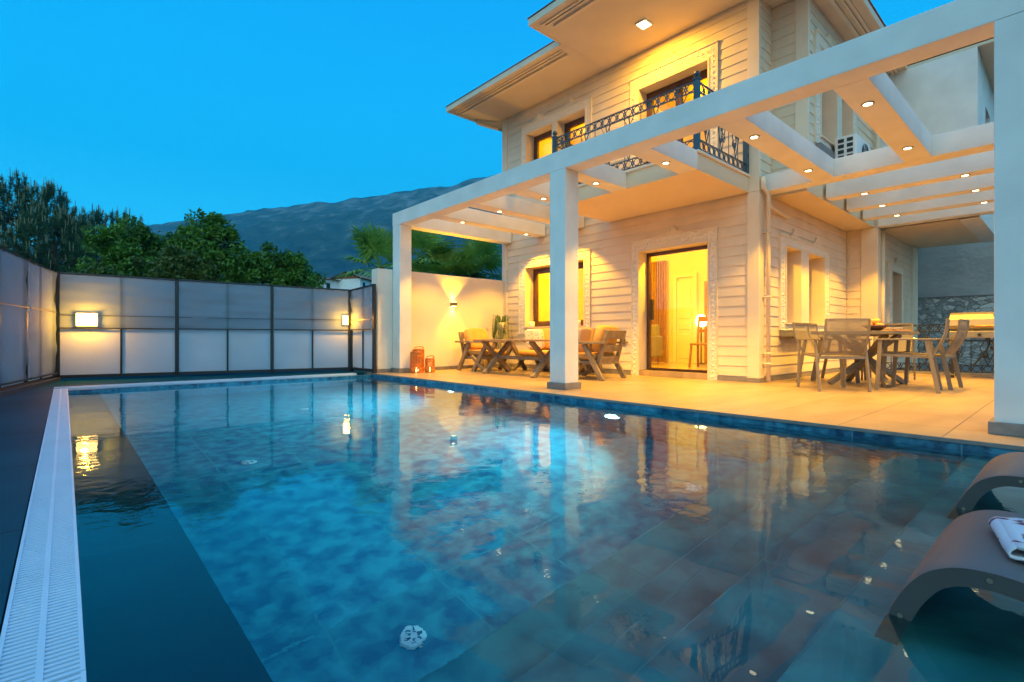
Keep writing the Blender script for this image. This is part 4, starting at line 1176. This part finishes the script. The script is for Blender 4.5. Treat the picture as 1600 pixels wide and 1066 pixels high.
for i, y in enumerate((7.93, 6.62)):
    q = MB(); q.lathe([(.055, 0), (.06, .01), (.065, .11), (.058, .11), (.05, .02)], 18); o = q.build("candle_pot", M['paper'], smooth=True); o.location = (7.62, y, .905)
    tag(o, ("white pot on the sill at the left corner of the ground floor window", "white pot on the window sill beside the middle column")[i], "pot", "pots on the window sill")

# trailing plant and vase behind the armchair
vs = thing("floor_vase", "tall pale narrow vase standing in the corner by the garden wall", "vase", (6.93, 8.58, 0))
q = MB(); q.lathe([(.06, 0), (.09, .05), (.13, .35), (.12, .6), (.07, .78), (.06, .84), (.08, .88), (.06, .87)], 20); q.build("vase_body", M['vase'], vs, smooth=True, world=False)
pp = thing("potted_plant", "trailing green plant on a slim pedestal in the corner by the wall", "plant", (7.22, 8.50, 0))
q = MB(); q.lathe([(.12, 0), (.12, .02), (.02, .05), (.02, .80), (.09, .84), (.12, 1.0), (.11, 1.0), (.08, .86)], 16); q.build("pot", M['vase'], pp, smooth=True, world=False)
q = MB()
for k in range(46):
    a = rnd.uniform(0, 6.28); r0 = rnd.uniform(.03, .10); ln = rnd.uniform(.25, .72); top = rnd.uniform(1.02, 1.18); out_ = rnd.uniform(.05, .13)
    pts = [(r0 * math.cos(a), r0 * math.sin(a), 1.0), ((r0 + out_) * math.cos(a), (r0 + out_) * math.sin(a), top)]
    for j in range(1, 6): pts.append(((r0 + out_ + .012 * j) * math.cos(a + .08 * j), (r0 + out_ + .012 * j) * math.sin(a + .08 * j), top - ln * j / 5))
    for p0_, p1_ in zip(pts, pts[1:]):
        p0v, p1v = Vector(p0_), Vector(p1_); d_ = (p1v - p0v); sd = d_.cross(Vector((math.cos(a), math.sin(a), .3))).normalized() * .011
        q.quad(p0v - sd, p0v + sd, p1v + sd * .7, p1v - sd * .7)
q.build("leaves", M['leafpot'], pp, world=False, fix=False)

# lanterns
def lantern(loc, r, h, label, s=1):
    t = thing("lantern", label, "lantern", loc, group="bamboo lanterns by the left column")
    q = MB(); q.lathe([(r, 0), (r, .02)], 20); q.lathe([(r, h - .025), (r, h), (r * .5, h + .001)], 20)
    n = 22
    for k in range(n):
        a = 2 * math.pi * k / n; q.bar((r * .97 * math.cos(a), r * .97 * math.sin(a), .015), (r * .97 * math.cos(a), r * .97 * math.sin(a), h - .01), .016, .009, (math.cos(a), math.sin(a), 0))
    for z in (h * .2, h * .8): q.tube([(r * math.cos(a), r * math.sin(a), z) for a in [k_ * math.pi / 10 for k_ in range(20)]], .008, 5, closed=True)
    q.build("cage", M['bamboo'], t, world=False)
    q = MB(); q.lathe([(.018, .02), (.018, .06), (.004, .065), (.008, .08), (.001, .10)], 12, (0, 0, 0)); q.build("candle", M['candle'], t, world=False)
    q = MB(); q.tube([(-r * .7, 0, h), (-r * .95, -.02, h * 1.0 + .03), (-r * .4, -.05, h + .05), (r * .4, -.05, h + .05), (r * .95, -.02, h + .03), (r * .7, 0, h)], .009, 6); q.build("handle", M['bamboo'], t, world=False)
    return t
lantern((4.98, 8.33, 0), .115, .40, "tall orange bamboo lantern in front, its candle lit")
lantern((5.14, 8.52, 0), .11, .44, "tallest orange bamboo lantern, standing behind the other two")
lantern((5.22, 8.24, 0), .09, .27, "shortest orange bamboo lantern at the right, its candle lit")
for x, y in ((4.98, 8.33), (5.22, 8.24)): lamp('POINT', (x, y, .13), .35, (1, .42, .05), None, size=.012, name="candle_light")

# ------------------------------------------------------------ loungers in the shallow end
def lounger(label):
    t = thing("sun_lounger", label, "sun lounger", group="taupe resin loungers standing in the shallow end")
    top = [(.36, 0), (.333, .155), (.312, .215), (.287, .262), (.257, .300), (.222, .324), (.187, .337), (.148, .342), (.10, .341), (0, .325), (-.14, .285), (-.30, .24), (-.46, .225), (-.62, .25), (-.80, .33), (-1.0, .45), (-1.22, .585), (-1.38, .655), (-1.48, .65), (-1.55, .59), (-1.58, .50)]
    ctl = [Vector((0, a, b)) for a, b in top]; pts = []
    for i in range(len(ctl) - 1):
        p0, p1, p2, p3 = ctl[max(i - 1, 0)], ctl[i], ctl[i + 1], ctl[min(i + 2, len(ctl) - 1)]
        for k in range(4):
            t_ = k / 4
            pts.append(.5 * ((2 * p1) + (p2 - p0) * t_ + (2 * p0 - 5 * p1 + 4 * p2 - p3) * t_ * t_ + (3 * p1 - p0 - 3 * p2 + p3) * t_ ** 3))
    pts.append(ctl[-1])
    th = .048
    bot = []
    for i, p in enumerate(pts):
        tn = (pts[min(i + 1, len(pts) - 1)] - pts[max(i - 1, 0)]).normalized(); nr = Vector((0, -tn.z, tn.y))
        pass
        nr = Vector((0, tn.z, -tn.y))
        # inward = below / inside the arch
        cand = p + nr * th
        if (i <= 24 and cand.y > p.y) or (i > 24 and cand.z > p.z): cand = p - nr * th
        bot.append(cand)
    W = .30
    q = MB(); n = len(pts)
    # top sheet with slightly rounded edges across the width
    prof = [(-W, -.006), (-W + .012, 0), (W - .012, 0), (W, -.006)]
    for p, b_ in zip(pts, bot):
        dn = (b_ - p).normalized()
        for x, o_ in prof: v = p - dn * o_ ; q.v.append((x, v.y, v.z))
    for i in range(n - 1):
        for j in range(3): k_ = i * 4 + j; q.f.append((k_, k_ + 1, k_ + 5, k_ + 4))
    q.build("seat_shell", M['lounger'], t, smooth=True, world=False, fix=False)
    q = MB()
    for i in range(n): q.v += [(-W + .03, *bot[i][1:]), (W - .03, *bot[i][1:])]
    for i in range(n - 1): q.f.append((2 * i, 2 * i + 2, 2 * i + 3, 2 * i + 1))
    q.build("underside", M['loungerside'], t, smooth=True, world=False, fix=False)
    for sx in (-1, 1):
        q = MB(); x = sx * W
        for i in range(n):
            q.v += [(x, pts[i].y, pts[i].z - (.006 if i > 1 else 0)), (x, bot[i].y, bot[i].z), (x - sx * .03, pts[i].y, pts[i].z - .004), (x - sx * .03, bot[i].y, bot[i].z)]
        for i in range(n - 1):
            a = 4 * i; b_ = 4 * i + 4
            q.f += [(a, a + 1, b_ + 1, b_), (a + 1, a + 3, b_ + 3, b_ + 1)]
        sd = q.build("side_rail", M['loungerside'], t, world=False)
        for k in (5, 29, 48, 64):
            c = (pts[k] + bot[k]) / 2
            q = MB(); q.tube([(x - sx * .002, c.y, c.z), (x + sx * .004, c.y, c.z)], .006, 10); q.build("screw", M['steel'], sd, world=False)
    # solid foot under the front arch and rear prop
    q = MB(); q.prism([(-.52, 0), (-.62, .20), (-.30, .19), (-.34, 0)], lambda a_, b_, t_: (t_, a_, b_), -W + .035, W - .035); q.build("foot", M['loungerside'], t, world=False)
    q = MB(); q.prism([(-1.5, 0), (-1.56, .50), (-1.50, .52), (-1.30, .50), (-1.36, 0)], lambda a_, b_, t_: (t_, a_, b_), -W + .035, W - .035); q.build("foot", M['loungerside'], t, world=False)
    return t
l1 = lounger("nearer taupe lounger with a folded white towel on it")
l1.location = (1.90, 0, -.229)
l2 = copy_tree(l1); l2.location = (3.10, .015, -.229); l2["label"] = "farther taupe lounger with nothing on it, nearest the terrace"
def towel():
    q = MB(); pts = []
    for i in range(3):
        # folded layers
        for k in range(13):
            t = k / 12
            pts.append((i, t))
    q = MB()
    layers = [(0, .0), (1, .018), (2, .036)]
    W = .13
    # serpentine cross-section in the Y direction, extruded in X
    prof = []
    for i, (li, z) in enumerate(layers):
        y0, y1 = (-.10, .06) if i % 2 == 0 else (.06, -.10)
        for k in range(9):
            t = k / 8; prof.append((y0 + (y1 - y0) * t, z + .006 * math.sin(t * 9 + i)))
        if i < 2:
            for a in range(1, 4):
                an = a * math.pi / 4; sg = 1 if i % 2 == 0 else -1
                prof.append((y1 + sg * .009 * math.sin(an), z + .009 - .009 * math.cos(an)))
    nx = 10
    for i in range(nx + 1):
        x = -W + 2 * W * i / nx
        for y, z in prof:
            q.v.append((x, y + .01 * math.sin(x * 12), z + .004 * math.sin(x * 30)))
    m_ = len(prof)
    for i in range(nx):
        for j in range(m_ - 1): k_ = i * m_ + j; q.f.append((k_, k_ + m_, k_ + m_ + 1, k_ + 1))
    o = q.build("towel", towel_mat(), smooth=True, fix=False)
    md = o.modifiers.new("solid", 'SOLIDIFY'); md.thickness = .006
    return o
def towel_mat():
    m = mat("towel_print", (.6, .62, .68), .95)
    nt = m.node_tree; p = nt.nodes["Principled BSDF"]; N, L = nt.nodes.new, nt.links.new
    t = N("ShaderNodeTexCoord"); v = N("ShaderNodeTexNoise"); v.inputs["Scale"].default_value = 14; L(t.outputs["Object"], v.inputs["Vector"])
    r = N("ShaderNodeValToRGB"); r.color_ramp.elements[0].position = .42; r.color_ramp.elements[0].color = (.16, .05, .08, 1); r.color_ramp.elements[1].position = .46; r.color_ramp.elements[1].color = (.62, .64, .70, 1)
    L(v.outputs["Fac"], r.inputs[0]); L(r.outputs[0], p.inputs["Base Color"]); return m
tw = towel(); tw.location = (1.83, .07, .118); tw.rotation_euler = (R(6), 0, R(8))
tag(tw, "folded white towel with a dark red pattern on the nearer lounger", "towel")

# ------------------------------------------------------------ vegetation
def leaf_cloud(name, mat_, parent, clumps, per, size, seed, up=.3):
    rs = np.random.RandomState(seed)
    V = []; 
    C = np.array(clumps)  # x,y,z,r
    idx = np.repeat(np.arange(len(C)), per)
    n = len(idx)
    d = rs.normal(size=(n, 3)); d /= np.linalg.norm(d, axis=1)[:, None]
    rad = rs.uniform(.25, 1.0, n) ** .6
    pos = C[idx, :3] + d * (C[idx, 3] * rad)[:, None]
    nrm = rs.normal(size=(n, 3)) + np.array([0, 0, up]); nrm /= np.linalg.norm(nrm, axis=1)[:, None]
    a = np.cross(nrm, rs.normal(size=(n, 3))); a /= np.linalg.norm(a, axis=1)[:, None]
    b = np.cross(nrm, a)
    s_ = size * rs.uniform(.6, 1.3, n)[:, None]
    v = np.stack([pos - a * s_, pos + b * s_ * .45, pos + a * s_, pos - b * s_ * .45], 1).reshape(-1, 3)
    f = np.arange(4 * n).reshape(-1, 4)
    me = bpy.data.meshes.new(name); me.from_pydata(v.tolist(), [], f.tolist()); me.materials.append(mat_)
    o = bpy.data.objects.new(name, me); COL.objects.link(o)
    if parent: o.parent = parent
    return o
def broad_tree(label, loc, h, rx, ry, seed, mat_=None, nclump=95, per=150, size=.055, group="broadleaf trees beyond the far fence", trunk_h=.35):
    t = thing("broadleaf_tree", label, "tree", loc, group=group)
    rs = random.Random(seed)
    q = MB(); base = h * trunk_h
    limbs = []
    q.tube([(0, 0, 0), (.05, .03, base * .5), (0, .05, base)], [.10, .08, .065], 8)
    for k in range(9):
        a = k * 2.4 + rs.uniform(-.3, .3); e = rs.uniform(.5, .95)
        ex, ey, ez = rx * .65 * math.cos(a) * e, ry * .65 * math.sin(a) * e, base + (h - base) * rs.uniform(.45, .9)
        q.tube([(0, .05, base * rs.uniform(.7, 1)), (ex * .4, ey * .4, (base + ez) / 2), (ex, ey, ez)], [.05, .032, .012], 6); limbs.append((ex, ey, ez))
    q.build("trunk", M['bark'], t, world=False)
    cl = []
    for k in range(nclump):
        if rs.random() < .28: bx, by, bz = rs.choice(limbs); x, y, z = bx + rs.gauss(0, .2), by + rs.gauss(0, .2), min(bz + rs.gauss(.05, .15), h * .88)
        else:
            u = rs.random() * 6.283; v_ = rs.random(); r_ = rs.uniform(.4, 1) ** .5
            zz = rs.uniform(.12, .97); wz = math.sin(math.pi * min(.97, zz * .78 + .16))
            x, y, z = rx * r_ * wz * math.cos(u), ry * r_ * wz * math.sin(u), base * .4 + (h - base * .4) * zz
        cl.append((x, y, z, rs.uniform(.13, .30)))
    # upward sprigs poking out of the outline
    for k in range(12):
        a = rs.random() * 6.283; r_ = rs.uniform(.1, .75); x, y = rx * r_ * math.cos(a), ry * r_ * math.sin(a)
        z = h * (.78 - .35 * r_ * r_)
        for j in range(4): cl.append((x + rs.uniform(-.04, .04), y, z + .11 * j - .1, .10 - .012 * j))
    leaf_cloud("crown", mat_ or M['leafA'], t, cl, per, size, seed)
    return t
# positions: along the back fence
broad_tree("broadleaf tree left of centre, its sprigs overlapping the pines", (1.20, 14.9, -.3), 3.7, 1.0, .9, 11, nclump=95)
broad_tree("tallest broadleaf tree beyond the middle of the far fence", (2.62, 14.4, -.3), 4.1, 1.05, .9, 12)
broad_tree("round broadleaf tree sloping down towards the mountain gap", (3.75, 14.2, -.3), 3.45, 1.05, .9, 13, nclump=90)
broad_tree("lowest broadleaf tree at the right end of the row", (4.75, 14.1, -.3), 2.95, .75, .8, 14, nclump=55)
broad_tree("low pale green bush right behind the far fence by the pines", (.55, 13.1, -.3), 2.35, .7, .5, 15, mat_=M['leafB'], nclump=50, trunk_h=.2)
broad_tree("yellowish broadleaf bush between the pines and the tallest tree", (1.9, 13.2, -.3), 2.9, .8, .6, 16, mat_=M['leafB'], nclump=60, trunk_h=.2)
broad_tree("small bushy tree in front of the village house", (6.15, 14.2, -.3), 2.2, .45, .4, 17, mat_=M['leafB'], nclump=30, per=110, trunk_h=.25)

def pine(label, loc, h, rad, seed, nsh=420):
    t = thing("pine_tree", label, "tree", loc, group="pines at the left")
    rs = np.random.RandomState(seed); rp = random.Random(seed)
    q = MB(); q.tube([(0, 0, 0), (.05, 0, h * .5), (0, .05, h * .92)], [.16, .10, .03], 8)
    tips = []
    for k in range(nsh):
        zz = rp.uniform(.12, 1.0); prof = (1 - zz) ** .45 * 1.0 + .15
        prof = min(prof, .95); a = rp.random() * 6.283; r_ = rad * prof * rp.uniform(.35, 1) ** .5
        tips.append((r_ * math.cos(a), r_ * math.sin(a), h * zz))
    for k in range(0, nsh, 9):
        x, y, z = tips[k]; q.tube([(0, 0, max(.3, z - .5 * math.hypot(x, y))), (x * .6, y * .6, z - .25), (x, y, z)], [.04, .025, .01], 5)
    q.build("trunk", M['bark'], t, world=False)
    # bottle-brush shoots of long needles
    per = 85
    T = np.array(tips); idx = np.repeat(np.arange(len(T)), per); n = len(idx)
    ax = np.stack([T[:, 0] * .22, T[:, 1] * .22, np.full(len(T), .9)], 1) + rs.normal(size=(len(T), 3)) * .18
    ax /= np.linalg.norm(ax, axis=1)[:, None]
    ln = rs.uniform(.25, .45, len(T))
    s_ = rs.uniform(0, 1, n)
    root = T[idx] + ax[idx] * (s_ * ln[idx])[:, None]
    d = rs.normal(size=(n, 3)); d /= np.linalg.norm(d, axis=1)[:, None]
    d = d + ax[idx] * .75; d /= np.linalg.norm(d, axis=1)[:, None]
    le = rs.uniform(.09, .17, n)[:, None]
    tip = root + d * le
    sd = np.cross(d, rs.normal(size=(n, 3))); sd /= np.linalg.norm(sd, axis=1)[:, None]
    v = np.stack([root - sd * .007, root + sd * .007, tip], 1).reshape(-1, 3)
    f = np.arange(3 * n).reshape(-1, 3)
    q = MB()
    for k in range(nsh):
        if T[k][2] > h * .35 and rp.random() < .75:
            e = T[k] + ax[k] * ln[k]
            for j in range(rp.randint(1, 3)):
                ox, oy = rp.uniform(-.04, .04), rp.uniform(-.04, .04); hh = rp.uniform(.10, .26)
                q.tube([(e[0] + ox, e[1] + oy, e[2] - .02), (e[0] + ox * 1.4, e[1] + oy * 1.4, e[2] + hh)], [.010, .005], 4)
    nv = len(v)
    me = bpy.data.meshes.new("crown"); me.from_pydata(v.tolist() + [tuple(p) for p in q.v], [], f.tolist() + [tuple(i + nv for i in g_) for g_ in q.f]); me.materials.append(M['pine']); me.materials.append(M['shoot'])
    me.polygons.foreach_set("material_index", [0] * len(f) + [1] * len(q.f))
    o = bpy.data.objects.new("crown", me); COL.objects.link(o); o.parent = t
    return t
pine("tallest dark pine at the far left, with upright pale shoots", (-.85, 20.2, -.3), 5.15, 2.1, 21, 900)
pine("dark pine cut by the left edge of the picture", (-2.7, 20.0, -.3), 5.2, 2.0, 22, 700)
pine("lower dark pine to the right of the tallest one", (1.15, 20.4, -.3), 4.6, 1.9, 23, 700)
pine("small dark pine half hidden behind the broadleaf trees", (-.2, 17.6, -.3), 3.9, 1.5, 24, 500)

def palm(label, loc, h, seed, nleaf=26, R0=.55):
    t = thing("fan_palm", label, "palm", loc, group="fan palms behind the garden wall")
    rp = random.Random(seed)
    q = MB(); q.tube([(0, 0, 0), (.03, 0, h * .5), (0, 0, h)], [.15, .13, .10], 10); q.build("trunk", M['bark'], t, world=False)
    for k in range(nleaf):
        a = k * 2.399 + rp.uniform(-.2, .2); el = R(rp.uniform(-25, 80)); pl_ = rp.uniform(.45, .75)
        dr_ = Vector((math.cos(a) * math.cos(el), math.sin(a) * math.cos(el), math.sin(el)))
        p0 = Vector((0, 0, h)); p1 = p0 + dr_ * pl_ * .5; p2 = p0 + dr_ * pl_ + Vector((0, 0, -.06))
        q = MB(); q.tube([p0, p1, p2], [.014, .011, .008], 5)
        side = dr_.cross(Vector((0, 0, 1))).normalized(); nn = side.cross(dr_).normalized()
        fl_ = dr_ * .9 + Vector((0, 0, -.15)); fl_.normalize()
        nb = 22; rr = R0 * rp.uniform(.8, 1.1)
        for j in range(nb):
            an = R(-125 + 250 * j / (nb - 1)); d_ = fl_ * math.cos(an) + side * math.sin(an)
            L_ = rr * (.72 + .28 * math.cos(an * .7)) * rp.uniform(.9, 1.05)
            wv = d_.cross(nn).normalized() * .034
            zig = nn * (.012 if j % 2 else -.012)
            b0 = p2 + d_ * .02; b1 = p2 + d_ * L_ * .6 + zig; b2 = p2 + d_ * L_ + Vector((0, 0, -.09 * rp.uniform(.4, 1.6)))
            q.quad(b0 - wv * .3, b0 + wv * .3, b1 + wv, b1 - wv); q.quad(b1 - wv, b1 + wv, b2)
        q.build("frond", M['palm'], t, world=False, fix=False)
    return t
palm("fan palm left of the left pergola column", (5.95, 11.7, -.3), 2.75, 31, 18, .72)
palm("fan palm seen just right of the left pergola column", (6.75, 11.1, -.3), 2.95, 32, 17, .72)
palm("drooping fan palm above the middle of the garden wall", (7.15, 10.6, -.3), 2.35, 33, 18, .75)
palm("fan palm beside the corner of the villa", (7.95, 10.4, -.3), 2.6, 34, 17, .72)
broad_tree("green shrub behind the right end of the garden wall", (8.2, 10.9, -.3), 2.9, .8, .6, 36, nclump=60, trunk_h=.2)

# village house and rooftop objects
vh = thing("village_house", "small distant white house with a red roof beyond the fence", "house", (15.9, 35.2, 1.15), R(35), group="village houses in the distance")
def vhouse(t, w_, l_, h_, rh):
    q = MB(); q.box(-w_, w_, -l_, l_, 0, h_); q.build("wall", M['housewhite'], t, world=False)
    q = MB(); q.quad((-w_ - .3, -l_ - .3, h_), (w_ + .3, -l_ - .3, h_), (w_ + .3, 0, h_ + rh), (-w_ - .3, 0, h_ + rh)); q.quad((-w_ - .3, l_ + .3, h_), (w_ + .3, l_ + .3, h_), (w_ + .3, 0, h_ + rh), (-w_ - .3, 0, h_ + rh)); q.quad((-w_, -l_, h_), (-w_, l_, h_), (-w_, 0, h_ + rh * .9)); q.quad((w_, -l_, h_), (w_, l_, h_), (w_, 0, h_ + rh * .9)); q.build("roof", M['roof'], t, world=False, fix=False)
    for x in (-w_ * .5, w_ * .5):
        q = MB(); q.box(x - .15, x + .15, -l_ - .02, -l_ + .01, h_ - .65, h_ - .25); q.build("window", M['dark'], t, world=False)
vhouse(vh, 1.0, 1.0, 3.75, .5)
vh2 = thing("village_house", "distant white house left of the red roofed one, half behind leaves", "house", (14.1, 36.2, 1.1), R(15), group="village houses in the distance")
vhouse(vh2, 1.0, 1.0, 3.7, .25)
ck = thing("chimney", "small white rooftop chimney above the left fence", "chimney", (-2.35, 12.6, 0))
q = MB(); q.box(-.22, .22, -.2, .2, 0, 2.62); q.build("chimney_stack", M['housewhite'], ck, world=False)
q = MB(); q.box(-.26, .26, -.24, .24, 2.62, 2.68); q.build("cap", M['housewhite'], ck, world=False)
q = MB(); q.box(-.02, .12, -.215, -.201, 2.45, 2.58); q.build("vent", M['dark'], ck, world=False)

# ------------------------------------------------------------ mountain
def mountain():
    ridge = [(-250, 430), (0, 392), (120, 372), (200, 358), (280, 344), (330, 336), (400, 326), (450, 319), (480, 314), (520, 311), (560, 310), (600, 306), (650, 298), (700, 290), (750, 279), (790, 269), (900, 246), (1100, 230), (1400, 260), (1700, 330), (1850, 380)]
    th0 = math.atan(699 / 787.)
    rs = np.random.RandomState(5)
    # value noise
    G = rs.rand(64, 64)
    def vn(x, y):
        xi, yi = int(math.floor(x)), int(math.floor(y)); fx, fy = x - xi, y - yi
        fx = fx * fx * (3 - 2 * fx); fy = fy * fy * (3 - 2 * fy)
        g_ = lambda a, b: G[a % 64, b % 64]
        return (g_(xi, yi) * (1 - fx) + g_(xi + 1, yi) * fx) * (1 - fy) + (g_(xi, yi + 1) * (1 - fx) + g_(xi + 1, yi + 1) * fx) * fy
    def fbm(x, y):
        s_, a = 0, .5
        for o_ in range(5): s_ += a * (vn(x, y) - .5); x *= 2.1; y *= 2.1; a *= .5
        return s_
    V = []; F_ = []
    nu, nd = 320, 60
    u0, u1 = -250, 1850
    D0, D1 = 380., 1200.
    for i in range(nu + 1):
        u = u0 + (u1 - u0) * i / nu
        for (a, va), (b, vb) in zip(ridge, ridge[1:]):
            if a <= u <= b: v = va + (vb - va) * (u - a) / (b - a); break
        tan_e = (529 - v) / 787.   # height per unit depth
        k = (u - 800) / 787.
        for j in range(nd + 1):
            t = j / nd; D = D0 + (D1 - D0) * t
            x = D * (math.sin(th0) + k * math.cos(th0)); y = D * (math.cos(th0) - k * math.sin(th0))
            Hr = tan_e * D1
            z = -2 + Hr * (t ** 1.35)
            z += fbm(x / 260., y / 260.) * 130 * math.sin(math.pi * min(1, t * .96)) * min(1, Hr / 200)
            z += fbm(x / 40. + 9, y / 40.) * 22 * min(1, t * 3)
            V.append((x, y, z))
    for i in range(nu):
        for j in range(nd):
            k = i * (nd + 1) + j; F_.append((k, k + nd + 1, k + nd + 2, k + 1))
    # far side falls away
    n0 = len(V)
    for i in range(nu + 1):
        x, y, z = V[i * (nd + 1) + nd]; V.append((x * 1.02, y * 1.02, -2))
    for i in range(nu):
        a = i * (nd + 1) + nd; F_.append((a, a + nd + 1, n0 + i + 1, n0 + i))
    q = MB(); q.v = V; q.f = F_
    o = q.build("mountain", M['mountain'], smooth=True, fix=False); tag(o, kind="structure")
mountain()

# ------------------------------------------------------------ evening haze
HAZE = True
if HAZE:
    q = MB(); q.box(-2050, 2060, -2050, 2060, -4, 640)
    hm = bpy.data.materials.new("evening_haze"); hm.use_nodes = True; t_ = hm.node_tree; t_.nodes.clear()
    o_ = t_.nodes.new("ShaderNodeOutputMaterial"); pv = t_.nodes.new("ShaderNodeVolumePrincipled")
    pv.inputs["Color"].default_value = (.02, .60, .95, 1); pv.inputs["Density"].default_value = .00042; pv.inputs["Anisotropy"].default_value = 0
    t_.links.new(pv.outputs[0], o_.inputs["Volume"])
    hz = q.build("haze", hm); tag(hz, kind="stuff")
